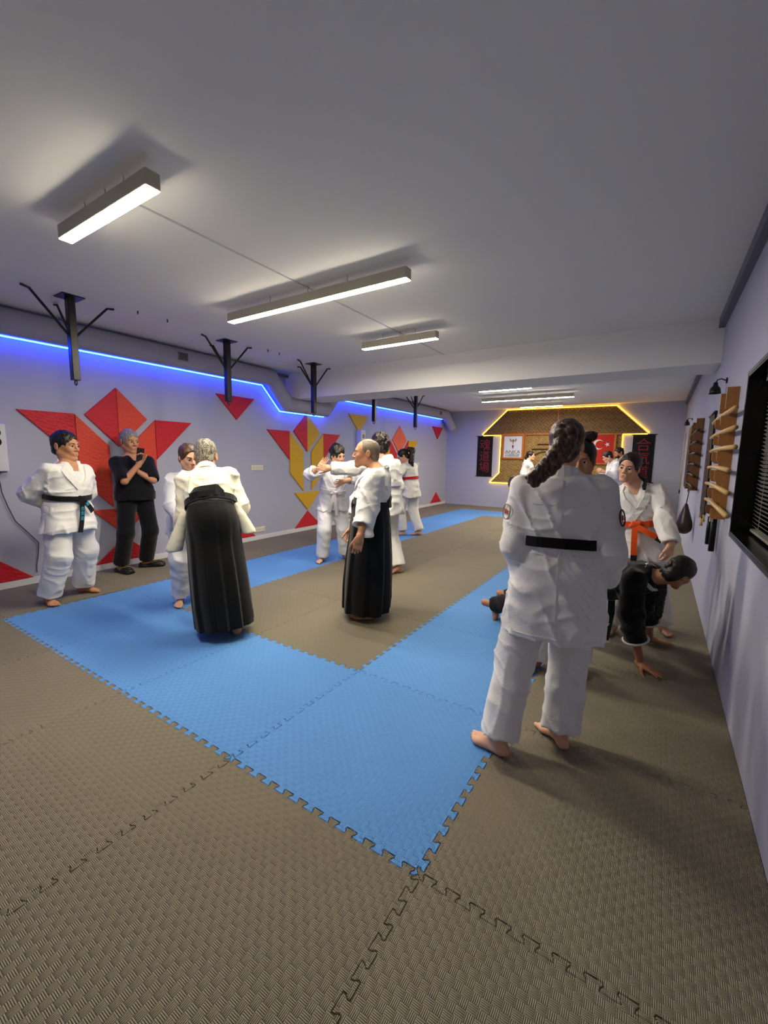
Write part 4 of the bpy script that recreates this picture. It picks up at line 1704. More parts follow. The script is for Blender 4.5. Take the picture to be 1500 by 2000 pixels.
        for sd in (1, -1):
            SHC.append((Nk + T @ (np.array((sd * .055, .012, -.070)) * s), sh[sd], .052 * s, .062 * s * sleeve_r))
            SL = Field()
            if outfit == 'scrubs':
                e_ = sh[sd] + (el[sd] - sh[sd]) * .85
                SL.cone(sh[sd], e_, .074 * s, .076 * s, k=.03)
                SL.cone(sh[sd] + (el[sd] - sh[sd]) * .6, e_ + unit(el[sd] - sh[sd]) * .05, .055 * s, .062 * s, k=.006, op='s')
            else:
                SL.cone(sh[sd], el[sd], .064 * s * sleeve_r, .074 * s * sleeve_r, k=.04)
                ce = el[sd] + (wr[sd] - el[sd]) * sleeve
                SL.cone(el[sd], ce, .074 * s * sleeve_r, .066 * s * sleeve_r, k=.03)
                dd = unit(wr[sd] - el[sd])
                SL.cone(ce + dd * .01, ce + dd * .10, .044 * s * sleeve_r, .066 * s * sleeve_r, k=.006, op='s')
                SL.box(ce + dd * .10, (.12 * s, .12 * s, .1 * s - 0.0), frame(dd, (.3, .5, .2)), rd=.002, k=.006, op='s')
            SLS.append(SL)
        # skirt of the jacket, hanging down from the belt
        if outfit != 'hakama':
            hb = hem * s
            q = Rw.copy()
            wpt = Pv + T[:, 2] * wz
            zt = .03 * s
            off = Rw.T @ (wpt - Pv)
            ts2 = np.array((-hb, -hb * .6, -hb * .3, -.03 * s, .02 * s))
            fl = 1.08 if outfit == 'gi' else .98
            J.loft(wpt, Rw, ts2, np.array((.212 * fl, .205, .192, .172, .165)) * b, np.array((.165 * fl, .160, .150, .130, .122)) * s * (bw ** .5),
                   ox=-off[0] * np.array((1, 1, .7, .1, 0)), oy=-off[1] * np.array((1, 1, .7, .1, 0)), k=.03)
            if slit and outfit == 'gi':
                for sd in (1, -1):
                    J.box(Pv + Rw @ np.array((sd * .235 * b, .01, wz - hb - .02 * s)), (.05 * s, .010, .16 * s), Rw @ rot((0, 1, 0), sd * .10), rd=.004, k=.008, op='s')
        JT = Field()
        JT.ops = list(J.ops)
        for q_ in SHC:
            J.cone(*q_, k=.05)
        for q_ in SLS:
            J.add(q_, .022)
        # neck opening
        v0 = Nk + T @ (np.array((0, -.10, .03)) * s)
        v1 = Pv + T[:, 2] * (lt * (1 - .42 * vneck)) + T @ (np.array((.0, -.165, 0)) * s)
        if vneck > 0:
            J.cone(v0, v1, .072 * s, .020 * s, k=.012, op='s')
        J.cone(Nk + T @ (np.array((0, .008, -.02)) * s), Nk + T @ (np.array((0, -.02, .15)) * s), .062 * s, .085 * s, k=.01, op='s')
        A = .011 * fold
        zz = np.array((0, 0, 0), F4)

        def dispJ(Q, A=A, sd0=seed):
            Q2 = Q + F4(sd0)
            M1 = np.array([[1, 0, .5], [0, 1, 0], [-.5, 0, 1]], F4)
            d1 = ridge(Q2 @ M1, (5, 5, 8), A * .8, 1.7, 1.6)
            d2 = ridge(Q2 @ M1.T, (10, 9, 4.5), A * 1.25, 5.1, 5.0)
            d3 = ridge(Q2 + .35 * np.sin(Q2[..., ::-1] * F4(9)) * F4(.12), (7, 7, 17), A * .8, 8.3, 5.0)
            return d1 + d2 + d3 + F4(A * .8)
        J.disp = dispJ
        JT.disp = dispJ
        pr.J = J
        pr.JT = JT
        gm = SCRUB if outfit == 'scrubs' else gi
        jk = np_obj('jacket' if outfit != 'scrubs' else 'scrub_top', [relax(*J.mesh(h), 1, .3)], gm, root)
        pr.jacket = jk
        # collar and lapels
        if collar and outfit != 'scrubs':
            def band(ang_list, wd, nm):
                pts, nr = [], []
                for (a, t) in ang_list:
                    o_ = Pv + T[:, 2] * (wz + t * up)
                    d_ = T @ np.array((math.sin(a), -math.cos(a), 0))
                    p_, n_ = hit(JT, o_, d_, .30)
                    if t > .97:
                        n_ = unit(d_ + T[:, 2] * .25)
                        p_ = Nk + T @ (np.array((math.sin(a) * .078, -math.cos(a) * .078 + .012, (t - 1) * up + .012)) * s)
                    pts.append(p_)
                    nr.append(n_)
                pts = np.array(pts)
                for _ in range(2):
                    pts[1:-1] = .25 * pts[:-2] + .5 * pts[1:-1] + .25 * pts[2:]
                v_, f_ = ribbon(pts, nr, wd, .013)
                mesh_obj(nm, v_, f_, gm, jk)
            # wearer's left side over right
            n_ = 12
            left = [(math.radians(62 - 84 * i / (n_ - 1)), .93 - .93 * (i / (n_ - 1)) ** .9) for i in range(n_)]
            right = [(math.radians(-62 + 72 * i / 8), .93 - .72 * (i / 8) ** .9) for i in range(9)]
            back = [(math.radians(62 + 236 * i / 12), .93 + .085 * math.sin(math.pi * i / 12) ** .5) for i in range(13)]
            band(right, .052 * s, 'lapel')
            band(left, .055 * s, 'lapel')
            # standing collar round the nape
            pts, nr, wd_ = [], [], []
            for i in range(15):
                a = math.radians(58 + 244 * i / 14)
                lift = math.sin(math.pi * i / 14)
                d_ = T @ np.array((math.sin(a), -math.cos(a), 0))
                p_ = Nk + T @ (np.array((math.sin(a) * .079, -math.cos(a) * .075 + .012, -.045 + .055 * lift)) * s)
                pts.append(p_)
                nr.append(unit(d_ + T[:, 2] * .15))
                wd_.append(unit(T[:, 2] * 1.0 - d_ * .25))
            v_, f_ = ribbon(pts, nr, .060 * s, .010, wdir=wd_)
            mesh_obj('collar', v_, f_, gm, jk)
        # belt
        if belt is not None and outfit == 'gi':
            pts, nr = [], []
            for i in range(41):
                a = 2 * math.pi * i / 40
                d_ = T @ np.array((math.sin(a), -math.cos(a), 0))
                p_, n_ = hit(JT, Pv + T[:, 2] * wz, d_, .34)
                pts.append(p_ + d_ * .005)
                nr.append(d_)
            pts = np.array(pts)
            pts[:-1] = .25 * np.roll(pts[:-1], 1, 0) + .5 * pts[:-1] + .25 * np.roll(pts[:-1], -1, 0)
            pts[-1] = pts[0]
            v_, f_ = ribbon(pts, nr, .046, .012, wdir=[T[:, 2]] * 41)
            bl = mesh_obj('belt', v_, f_, belt, root)
            pr.belt = bl
            if knot is not None:
                p0 = pts[0] + T @ np.array((0, -.018, 0))
                kf = Field()
                kf.box(p0, (.030, .016, .026), T @ rot((0, 1, 0), .35), rd=.012)
                kf.cone(p0 + T @ np.array((-.03, 0, -.012)), p0 + T @ np.array((.03, 0, .012)), .017, .017, k=.01)
                np_obj('belt_knot', [kf.mesh(.005)], belt, bl)
                ends = []
                for (dx, dz, ln, dy) in knot:
                    dv = unit(np.array((dx, dy, dz)))
                    ps = [p0 + T @ (np.array((0, -.008, -.01)) + dv * ln * q_ + np.array((0, -.012 * math.sin(q_ * 3), -.03 * q_ * q_))) for q_ in np.linspace(0, 1, 8)]
                    v_, f_ = ribbon(ps, [T @ np.array((0, -1, .1))] * 8, .042, .006)
                    ends.append((mesh_obj('belt_end', v_, f_, belt, bl), ps))
                pr.ends = ends
        # trousers
        pm = pants or (SCRUB if outfit == 'scrubs' else gi)
        if outfit != 'hakama':
            Q = Field()
            Q.ell(Pv + Rw[:, 2] * .02 * s, np.array((.175 * bw, .125 * bw ** .5, .14)) * s, Rw, k=.05)
            for sd in (1, -1):
                LG = Field()
                hz = an[sd] + unit(kn[sd] - an[sd]) * .02 * s
                LG.cone(hp[sd], kn[sd], .108 * s * pant_r, .094 * s * pant_r, k=.05)
                LG.cone(kn[sd], hz, .094 * s * pant_r, .090 * s * pant_r, k=.03)
                dd = unit(an[sd] - kn[sd])
                LG.box(hz + dd * .15, (.16, .16, .15), frame(dd, (.3, .5, .2)), rd=.002, k=.006, op='s')
                LG.cone(hz + dd * .02, hz + dd * .12, .058 * s * pant_r, .085 * s * pant_r, k=.006, op='s')
                Q.add(LG, .045)

            def dispQ(p_, A=.010 * fold, sd0=seed):
                p2 = p_ + F4(sd0 + 3.3)
                M1 = np.array([[1, 0, .3], [0, 1, .2], [-.3, 0, 1]], F4)
                return ridge(p2 @ M1, (4.5, 4.5, 8), A * .6, 0, 1.6) + ridge(p2 @ np.array([[1, 0, .9], [.5, 1, .2], [-.9, .3, 1]], F4), (5, 5, 13), A * .75, 4.0, 4.0) + ridge(p2, (12, 12, 3.5), A * .8, 2.0, 4.0) + F4(A * .8)
            Q.disp = dispQ
            pr.trousers = np_obj('trousers', [relax(*Q.mesh(h), 1, .3)], pm, root)
        else:
            # hakama: wide pleated skirt-trousers
            q = (an[1] + an[-1]) / 2
            top = Pv + T[:, 2] * (wz + .02 * s)
            bot = np.array((q[0], q[1], q[2] + .005))
            ax = top - bot
            Lh = np.linalg.norm(ax)
            Rk = frame(ax, fwd)
            K = Field()

            def pleat(th, t):
                u = np.clip(1 - t / Lh, 0, 1)
                a = np.mod(th + math.pi / 2, 2 * math.pi)       # 0 at the front
                saw = np.mod(a * 11 / (2 * math.pi) + .25 * np.sin(a * 2), 1.0)
                tri_ = np.where(saw < .82, saw / .82, (1 - saw) / .18)
                return ((tri_ - .5) * (.035 + .085 * u)).astype(F4)
            ts3 = np.array((0, .25, .5, .75, .9, 1.0)) * Lh
            K.loft(bot, Rk, ts3, np.array((.222, .222, .215, .202, .182, .165)) * b, np.array((.215, .215, .205, .180, .150, .125)) * s, k=.02, n=2.2, mod=pleat)
            K.ell(Pv, np.array((.16, .125, .15)) * s * (bw ** .5), Rk, k=.09)
            # hollow under the hem
            K.loft(bot - Rk[:, 2] * .05, Rk, np.array((0, .10, .16)), np.array((.19, .19, .16)) * b, np.array((.185, .185, .15)) * s, k=.01, n=2.2, op='s')
            K.disp = lambda p_: ridge(p_, (5, 5, 3), .008, 2.0, 2.0)
            pr.K = K
            pr.hakama = np_obj('hakama', [K.mesh(h)], BLK, root)
            # waist ties
            pts, nr = [], []
            for i in range(41):
                a = 2 * math.pi * i / 40
                d_ = T @ np.array((math.sin(a), -math.cos(a), 0))
                p_, n_ = hit(JT, Pv + T[:, 2] * (wz + .02 * s), d_, .34)
                p2_, _n = hit(K, Pv + T[:, 2] * (wz), d_, .34)
                pp = p_ if np.linalg.norm(p_ - Pv) > np.linalg.norm(p2_ - Pv) else p2_
                pts.append(pp + d_ * .004)
                nr.append(d_)
            v_, f_ = ribbon(pts, nr, .055, .009, wdir=[T[:, 2]] * 41)
            mesh_obj('waist_tie', v_, f_, BLK, pr.hakama)
            pr.top, pr.bot, pr.Rk, pr.Lh = top, bot, Rk, Lh
    return pr


def strand(root, name, pts, rs, m, h, amp=.006, fr=40, k=.02):
    f = Field()
    f.chain(pts, rs, k)
    f.disp = lambda Q: (vnoise(Q * F4(fr)) - .5) * 2 * amp
    return np_obj(name, [f.mesh(h)], m, root)


def braid(root, name, pts, r0, r1, m, h, turns=5):
    """plaited hair: alternating lobes along a path"""
    pts = np.array(pts, float)
    seg = np.linalg.norm(np.diff(pts, axis=0), axis=1)
    cum = np.concatenate([[0], np.cumsum(seg)])
    L = cum[-1]
    f = Field()
    view = unit(pts.mean(0) - CAM + root_loc(root))
    N_ = turns * 14
    for k_ in range(3):
        prev = None
        for i in range(N_ + 1):
            t = i / N_ * L
            p = np.array([np.interp(t, cum, pts[:, j]) for j in range(3)])
            d = unit(np.array([np.interp(min(t + .03, L), cum, pts[:, j]) - np.interp(max(t - .03, 0), cum, pts[:, j]) for j in range(3)]))
            sx_ = unit(np.cross(d, view))
            sy_ = np.cross(sx_, d)
            r = (r0 + (r1 - r0) * t / L) * (1 if t > .02 else .85)
            ph = 2 * math.pi * (turns * t / L + k_ / 3)
            q = p + sx_ * r * .62 * math.sin(ph) + sy_ * r * .38 * math.sin(2 * ph)
            if prev is not None:
                f.cone(prev[0], q, prev[1] * .56, r * .56, k=.003)
            prev = (q, r)
    f.cone(pts[-1], pts[-1] + (pts[-1] - pts[-2]) * .35, r1 * .7, r1 * .25, k=.01)
    f.disp = lambda Q: (vnoise(Q * F4(75)) - .5) * .007
    return np_obj(name, [f.mesh(h)], m, root)


def root_loc(o):
    return np.array(o.location)


def dirang(loc, ang):
    """horizontal direction turned ang degrees from facing the camera towards picture right, for someone at loc"""
    c = unit((CAM[0] - loc[0], CAM[1] - loc[1], 0))
    r = np.array((-c[1], c[0], 0))
    a = math.radians(ang)
    return c * math.cos(a) + r * math.sin(a)


def armpts(shoulder, u1, v1, s1, u2, v2, s2, s, bl=(.285, .25)):
    e = reach(shoulder, u1, v1, bl[0] * s, s1)
    w_ = reach(e, u2, v2, bl[1] * s, s2)
    return (e, w_)


def stand(H, base, pelvis_uv, neck_uv, ang, bw=1.0, ld=0.0, pdep=0.0, pz=.925):
    """pelvis, neck and shoulder points of a standing figure"""
    s = H / 1.7
    b = np.array((base[0], base[1], 0.0))
    dep = (b - CAM) @ _F + pdep
    # hips at standing height above the feet
    u = pelvis_uv[0]
    for _ in range(3):
        v = 1000 + FPX * (_F[2] + _R[2] * (u - 750) / FPX - (pz * s - CAM[2]) / dep) / _U[2]
        pv = at(u, v, dep)
        dep = (np.array((b[0], b[1], pv[2])) - CAM) @ _F + pdep
    # neck above the hips, ld metres farther from the camera when leaning
    dn_ = dep
    for _ in range(4):
        nk = at(neck_uv[0], neck_uv[1], dn_ + ld)
        dn_ = (np.array((pv[0], pv[1], nk[2])) - CAM) @ _F
    f = dirang(b, ang)
    T = frame(nk - pv, f)
    sh = {sd: nk + T @ (np.array((sd * .165 * bw, .005, -.078)) * s) for sd in (1, -1)}
    return s, b, pv, nk, f, T, sh


def tilt_up(fwd, pitch, roll=0.0):
    """head up vector for a head facing fwd bowed by pitch (down positive) and rolled to its left"""
    f = unit(fwd)
    z = np.array((0, 0, 1.0))
    l = np.cross(z, f)
    return unit(z * math.cos(pitch) + f * math.sin(pitch) + l * math.sin(roll))


def glyphs(pr, ends, txt, size, m, t0):
    """lettering stitched on a hanging belt end"""
    o, ps = ends
    T = pr.T
    up = unit(ps[0] - ps[-1])
    nz = unit(T @ np.array((0, -1, .1)))
    rt = unit(np.cross(up, nz))
    R_ = np.stack([rt, np.cross(nz, rt), nz], 1)
    for i, ch in enumerate(txt):
        q = t0 + i * size * 1.08
        L = np.linalg.norm(ps[-1] - ps[0])
        p = ps[0] + (ps[-1] - ps[0]) * (q / L) + nz * .014
        k = min(int(q / L * 7), 6)
        w_ = q / L * 7 - k
        p = ps[k] * (1 - w_) + ps[k + 1] * w_ + nz * .0075
        text_obj('lettering', ch, size, m, o, p, R_, depth=.0008)


# ---- 1: man with his hands behind his back, white gi and black belt
s, b, pv, nk, f, T, sh = stand(1.64, (-4.08, .52), (131, 1014), (134, 905), 38, 1.06, 0)
hc = at(128, 869, (nk - CAM) @ _F)
hf_ = dirang(b, 48)
p1 = build_person('man in white gi and black belt with hands behind his back against the left wall', b, 1.64, f, pv, nk, hc, hf_,
                  {-1: armpts(sh[-1], 58, 962, 1, 100, 985, 1, s), 1: armpts(sh[1], 170, 962, 1, 150, 988, 1, s)},
                  {-1: np.array((-4.13, .37, .075)), 1: np.array((-4.24, .70, .075))}, head_up=tilt_up(hf_, .08), skin=SK1, hair='short', hair_m=H_BLK,
                  bw=1.06, h=.009, hh=.005, hs=1.16, foot_dir={-1: np.array((.95, -.05, 0)), 1: np.array((.75, .6, 0))}, gi=GI,
                  knot=[(-.12, -1, .27, -.12), (.75, -.65, .13, -.1)], sleeve=.95, seed=1.0, hem=.33, belt_z=.12, sleeve_r=1.12, pant_r=1.08, vneck=.95)
CY = mat('belt_thread_cyan', '#3c9fc4', rough=.6)
glyphs(p1, p1.ends[0], '合気道', .042, CY, .085)
glyphs(p1, p1.ends[1], '道', .038, CY, .06)
f_ = Field()
f_.ell(p1.Pv + p1.T @ np.array((0, -.055, p1.lt * .60)), (.11, .075, .12), p1.T, k=.02)
np_obj('undershirt', [f_.mesh(.010)], GI2, p1.root)

# ---- 2: man in black scrubs filming with his phone
s, b, pv, nk, f, T, sh = stand(1.70, (-4.70, 1.46), (264, 1000), (258, 890), 18, 1.05, 0.0)
hc = at(252, 859, (nk - CAM) @ _F - .02)
hf_ = dirang(b, 30)
a_r = armpts(sh[-1], 243, 940, -1, 277, 900, -1, s)
a_l = armpts(sh[1], 299, 938, -1, 284, 928, -1, s)
a_l = (a_l[0], a_l[0] + unit(at(281, 928, (a_l[0] - CAM) @ _F - .05) - a_l[0]) * .22)
rgt = dirang(b, 90)
p2 = build_person('grey haired man in black scrubs and clogs holding up a phone', b, 1.70, f, pv, nk, hc, hf_, {-1: a_r, 1: a_l},
                  {-1: np.array((-4.74, 1.30, .085)), 1: np.array((-4.74, 1.60, .085))}, head_up=tilt_up(hf_, .12), skin=SK1, hair='short', hair_m=H_SLV, brow=H_GRY,
                  bw=1.05, outfit='scrubs', h=.010, hh=.006, hs=1.14, hem=.22, belt=None, belt_z=.16, eyes=True, gaze=(.25, .25), vneck=.7, seed=2.0, fold=.35, pant_r=.95,
                  hands={-1: dict(d=np.array((0, 0, 1.0)) + .25 * rgt, n=dirang(b, 0) * -1 + rgt * .4, curl=.75, side=1), 1: dict(d=-rgt + np.array((0, 0, -.25)), n=np.array((0, 0, 1.0)) + dirang(b, 0) * .5, curl=.35, side=-1)},
                  foot_dir={-1: dirang(b, 30), 1: dirang(b, 75)}, feet=True)
# clogs: black with yellow rim and speckles
CLOG, CLOGY = mat('clog_black', '#141414', rough=.5), mat('clog_yellow', '#d8c13a', rough=.5)
for sd in (-1, 1):
    d = unit(dirang(b, 30 if sd < 0 else 75))
    t_ = np.cross((0, 0, 1.0), d)
    a0 = p2.an[sd] * (1, 1, 0)
    R_ = np.stack([t_, d, np.array((0, 0, 1.0))], 1)
    f_ = Field()
    f_.box(a0 + d * .06 + (0, 0, .014), (.050, .145, .014), R_, rd=.012)
    f_.ell(a0 + d * .115 + (0, 0, .030), (.056, .10, .052), R_, k=.02)
    f_.ell(a0 - d * .03 + (0, 0, .03), (.046, .06, .040), R_, k=.02)
    f_.box(a0 + d * .06 + (0, 0, -.045), (.2, .3, .045), R_, k=.002, op='s')
    f_.cone(a0 + (0, 0, .05) - d * .02, a0 + (0, 0, .16), .040, .075, k=.01, op='s')
    cl = np_obj('clog', [f_.mesh(.006)], CLOG, p2.root)
    pts = [a0 + d * (.0 + .055 * math.cos(a)) + t_ * .044 * math.sin(a) + np.array((0, 0, .064 + .012 * math.cos(a))) for a in np.linspace(0, 2 * math.pi, 21)]
    mb = MB()
    mb.tube(pts, .006, 6)
    mb.build('clog_rim', CLOGY, cl, smooth=True)
    for i in range(18):
        x = ((i * 37) % 11 - 5) / 5 * .040
        y = .075 + ((i * 53) % 13) / 13 * .12
        p_, n_ = hit(f_, a0 + d * y + t_ * x + (0, 0, .02), (0, 0, 1), .12, 60)
        mesh_obj('clog_vent', *(lambda v, f: (v, f))([p_ + n_ * .002 + t_ * .007, p_ + n_ * .002 + d * .009, p_ + n_ * .002 - t_ * .007, p_ + n_ * .002 - d * .009, p_ - n_ * .003], [(0, 1, 2, 3), (0, 4, 1), (1, 4, 2), (2, 4, 3), (3, 4, 0)]), CLOGY, cl)
# phone in his raised hand
pw = p2.wr[-1]
pd = unit(np.array((0, 0, 1.0)) + .12 * rgt)
pn = unit(dirang(b, 10))
pr_ = np.cross(pd, pn)
Rp = np.stack([pr_, pn, pd], 1)
ph = empty('smartphone', b + pw + pd * .105 + pn * .022, 'black phone held up by the man in scrubs', 'phone')
MB().obox((0, 0, 0), .038, .0045, .078, Rp).build('phone_body', mat('phone_black', '#0a0a0c', rough=.25, spec=.5), ph, bevel=.003)
MB().obox(Rp @ np.array((.020, .006, .055)), .011, .002, .013, Rp).build('camera_bump', mat('phone_lens', '#1b1b20', rough=.15), ph)

# ---- 3: grey haired man in hakama seen from behind
s, b, pv, nk, f, T, sh = stand(1.68, (-2.22, .86), (414, 1022), (404, 920), 176, .96, 0.24)
hc = at(402, 888, (nk - CAM) @ _F + .10)
hf_ = dirang(b, 172)
A3 = {sd: (sh[sd] + T @ (np.array((sd * .05, -.13, -.24)) * s), sh[sd] + T @ (np.array((-sd * .04, -.34, -.20)) * s)) for sd in (1, -1)}
p3 = build_person('grey haired man in white jacket and black hakama bowing with his back turned', b, 1.68, f, pv, nk, hc, hf_, A3,
                  {1: np.array((-2.30, .84, .075)), -1: np.array((-2.14, .93, .075))}, head_up=tilt_up(hf_, .30), skin=SK1, hair='short', hair_m=H_GRY,
                  bw=.98, outfit='hakama', gi=GIC, h=.009, hh=.005, hs=1.12, eyes=False, foot_dir={1: np.array((-.9, .3, 0)), -1: np.array((-.75, .65, 0))}, seed=3.1, fold=1.05,
                  belt_z=.12, sleeve_r=1.05, vneck=.4)


def hakama_back(pr, wd=.20, gi_m=GIC, tails=((1, .27), (-1, .22)), side_gi=True):
    T, s = pr.T, pr.s
    c = pr.Pv + T[:, 2] * .12 * s
    # stiff back board
    rows = []
    for (z, hw) in ((.0, wd * .62), (.045, wd * .58), (.09, wd * .40)):
        row = []
        for q in np.linspace(-1, 1, 9):
            a = math.pi + q * hw / .15
            d_ = T @ np.array((math.sin(a), -math.cos(a), 0))
            p_, n_ = hit(pr.J, c + T[:, 2] * (z + .01), d_, .32)
            p2, _ = hit(pr.K, c + T[:, 2] * -.02, d_, .32)
            rr = max(np.linalg.norm((p_ - c) @ T[:, :2]), np.linalg.norm((p2 - c) @ T[:, :2]) * (1 if z < .03 else 0))
            row.append((c + d_ * (rr + .008) + T[:, 2] * (z + .01), d_))
        rows.append(row)
    vs, fs = [], []
    for lay in (0, 1):
        for row in rows:
            for (p_, d_) in row:
                vs.append(p_ + d_ * (.008 if lay else 0))
    n_ = 9
    for lay in (0, 1):
        for i in range(2):
            for j in range(n_ - 1):
                k = lay * 27 + i * n_ + j
                q_ = (k, k + 1, k + n_ + 1, k + n_)
                fs.append(q_ if lay else q_[::-1])
    rim = [0 * n_ + j for j in range(n_)] + [n_ + 8, 2 * n_ + 8] + [2 * n_ + j for j in range(7, -1, -1)] + [n_]
    for i in range(len(rim)):
        j = (i + 1) % len(rim)
        fs.append((rim[i], rim[j], rim[j] + 27, rim[i] + 27))
    mb = MB()
    mb.add(vs, fs)
    mb.build('back_board', BLK, pr.hakama)
    # jacket hem showing through the side openings
    for sd, ln in tails:
        g = Field()
        e = T @ np.array((sd, 0, 0))
        top = pr.Pv + T[:, 2] * .10 * s + e * .185 * pr.s
        g.cone(top, top + e * .09 - np.array((0, 0, ln)), .028, .055, k=.01)
        q_ = top + e * .10 - np.array((0, 0, ln + .03))
        g.box(q_ - np.array((0, 0, .03)), (.12, .12, .05), frame((0, 0, 1), T[:, 1]), rd=.002, k=.004, op='s')
        g.disp = lambda Q: ridge(Q, (6, 6, 12), .006)
        np_obj('jacket_tail', [g.mesh(.009)], gi_m, pr.jacket)


hakama_back(p3)

# ---- 4: partner of the bowing man, mostly hidden
s, b, pv, nk, f, T, sh = stand(1.54, (-3.12, 1.15), (366, 1020), (372, 925), 8, .9, -0.12)
hc = at(369, 895, (nk - CAM) @ _F - .05)
hf_ = dirang(b, 22)
p4 = build_person('brown haired student in white gi half hidden behind the bowing man', b, 1.54, f, pv, nk, hc, hf_,
                  {-1: armpts(sh[-1], 338, 988, -1, 356, 1015, -1, s), 1: (sh[1] + T @ (np.array((.05, -.10, -.25)) * s), sh[1] + T @ (np.array((-.02, -.30, -.22)) * s))},
                  {-1: np.array((-3.14, 1.07, .07)), 1: np.array((-3.05, 1.30, .07))}, head_up=tilt_up(hf_, .30), skin=SK2, sex='f', hair='pulled', hair_m=H_BRN,
                  bw=.95, gi=GI2, h=.011, hh=.006, hs=1.1, belt=WHITEB, foot_dir={-1: dirang(b, -10), 1: dirang(b, 25)}, seed=4.4, lid=.9)
strand(p4.root, 'hair_bun', [p4.P(0, .10, .03), p4.P(0, .125, .02)], [.030, .028], H_BRN, .006)

# ---- 5: balding man in hakama in profile
s, b, pv, nk, f, T, sh = stand(1.63, (-1.50, 1.80), (722, 1024), (737, 914), -98, 1.1, 0.0)
hc = at(714, 884, (nk - CAM) @ _F)
hf_ = dirang(b, -92)
A5 = {1: armpts(sh[1], 717, 998, -1, 702, 1050, -1, s), -1: armpts(sh[-1], 700, 985, 1, 690, 1030, 1, s)}
fd5 = dirang(b, -90)
p5 = build_person('balding man in white jacket and black hakama standing in profile on the inner grey mats', b, 1.63, f, pv, nk, hc, hf_, A5,
                  {1: np.array((-1.45, 1.78, .075)), -1: np.array((-1.62, 1.93, .075))}, head_up=tilt_up(hf_, .02), skin=SK1, hair=None, hair_m=H_STB, brow=H_GRY,
                  bw=1.12, outfit='hakama', gi=GI, h=.009, hh=.0045, hs=1.08, foot_dir={1: fd5, -1: fd5}, seed=5.7, fold=.9, sleeve=.55, sleeve_r=1.22, vneck=.5,
                  hands={1: dict(d=np.array((0, 0, -1.0)) + fd5 * .18, n=dirang(b, 0), curl=.45, side=-1), -1: dict(curl=.5)})
f_ = Field()
S5 = p5.s * p5.hs
f_.ell(p5.P(0, .017, .034), np.array((.0755, .0970, .0825)) * S5, p5.hr, k=.01)
f_.ell(p5.P(0, .060, -.030), np.array((.060, .046, .055)) * S5, p5.hr, k=.02)
f_.ell(p5.P(0, -.085, .015), np.array((.082, .085, .105)) * S5, p5.hr, k=.015, op='s')
f_.box(p5.P(0, -.050, -.105), np.array((.12, .075, .085)) * S5, p5.hr, rd=.01, k=.012, op='s')
for sx in (-1, 1):
    f_.ell(p5.P(sx * .088, .012, -.022), np.array((.022, .026, .040)) * S5, p5.hr, k=.008, op='s')
f_.disp = lambda Q: (vnoise(Q * F4(90)) - .5) * .003
np_obj('hair', [f_.mesh(.0045)], H_STB, p5.root)
hakama_back(p5, tails=((1, .20),), gi_m=GI)
kf = Field()
q0, n0 = hit(p5.J, p5.Pv + p5.T[:, 2] * .12, -p5.T[:, 1], .34)
kf.box(q0 + n0 * .02, (.05, .028, .040), p5.T, rd=.018)
kf.cone(q0 + n0 * .03, q0 + n0 * .04 - np.array((0, 0, .10)), .025, .018, k=.02)
np_obj('front_knot', [kf.mesh(.007)], BLK, p5.hakama)

# ---- 6: curly haired boy facing the camera
s, b, pv, nk, f, T, sh = stand(1.58, (-3.05, 3.22), (648, 985), (655, 912), 8, .95, -0.08)
hc = at(661, 884, (nk - CAM) @ _F - .03)
hf_ = dirang(b, 32)
a_r = armpts(sh[-1], 606, 926, -1, 624, 913, -1, s)
p6 = build_person('smiling boy with dark wavy hair in white gi and white belt, arm raised', b, 1.58, f, pv, nk, hc, hf_,
                  {-1: a_r, 1: armpts(sh[1], 692, 935, -1, 672, 940, -1, s)},
                  {-1: np.array((-3.14, 3.10, .072)), 1: np.array((-2.99, 3.40, .072))}, head_up=tilt_up(hf_, .28, -.12), skin=SK2, hair='wavy', hair_m=H_BLK,
                  bw=.98, gi=GI2, h=.011, hh=.006, hs=1.12, belt=WHITEB, knot=[(-.2, -1, .22, -.1), (.25, -1, .26, -.1)], foot_dir={-1: dirang(b, -25), 1: dirang(b, 25)}, seed=6.2,
                  hands={-1: dict(d=unit(np.array((0, 0, .8)) + dirang(b, 90) * .6), n=-dirang(b, 0), curl=.25, side=1, thumb=.9)}, sleeve=.45, sleeve_r=1.1, hem=.30, pant_r=1.05, gaze=(.1, .15))

# ---- 7: curly haired student behind the man in profile, arm stretched to the boy
s, b, pv, nk, f, T, sh = stand(1.74, (-2.06, 3.24), (757, 985), (752, 895), -128, 1.0, 0.03)
hc = at(737, 863, (nk - CAM) @ _F)
hf_ = dirang(b, -135)
a_l = armpts(sh[1], 688, 916, 1, 640, 914, 1, s)
p7 = build_person('tall curly haired student in white gi reaching an arm towards the smiling boy', b, 1.74, f, pv, nk, hc, hf_,
                  {1: a_l, -1: armpts(sh[-1], 776, 952, -1, 758, 968, 1, s)},
                  {1: np.array((-2.10, 3.05, .075)), -1: np.array((-2.02, 3.22, .075))}, skin=SK2, hair='curly', hair_m=H_DKB, bw=1.0, gi=GI, h=.011, hh=.006, hs=1.06, eyes=False,
                  foot_dir={1: dirang(b, -110), -1: dirang(b, -60)}, belt=WHITEB, seed=7.9, fold=.75, sleeve=.98, sleeve_r=1.1, pant_r=.98, hem=.34, vneck=.4)

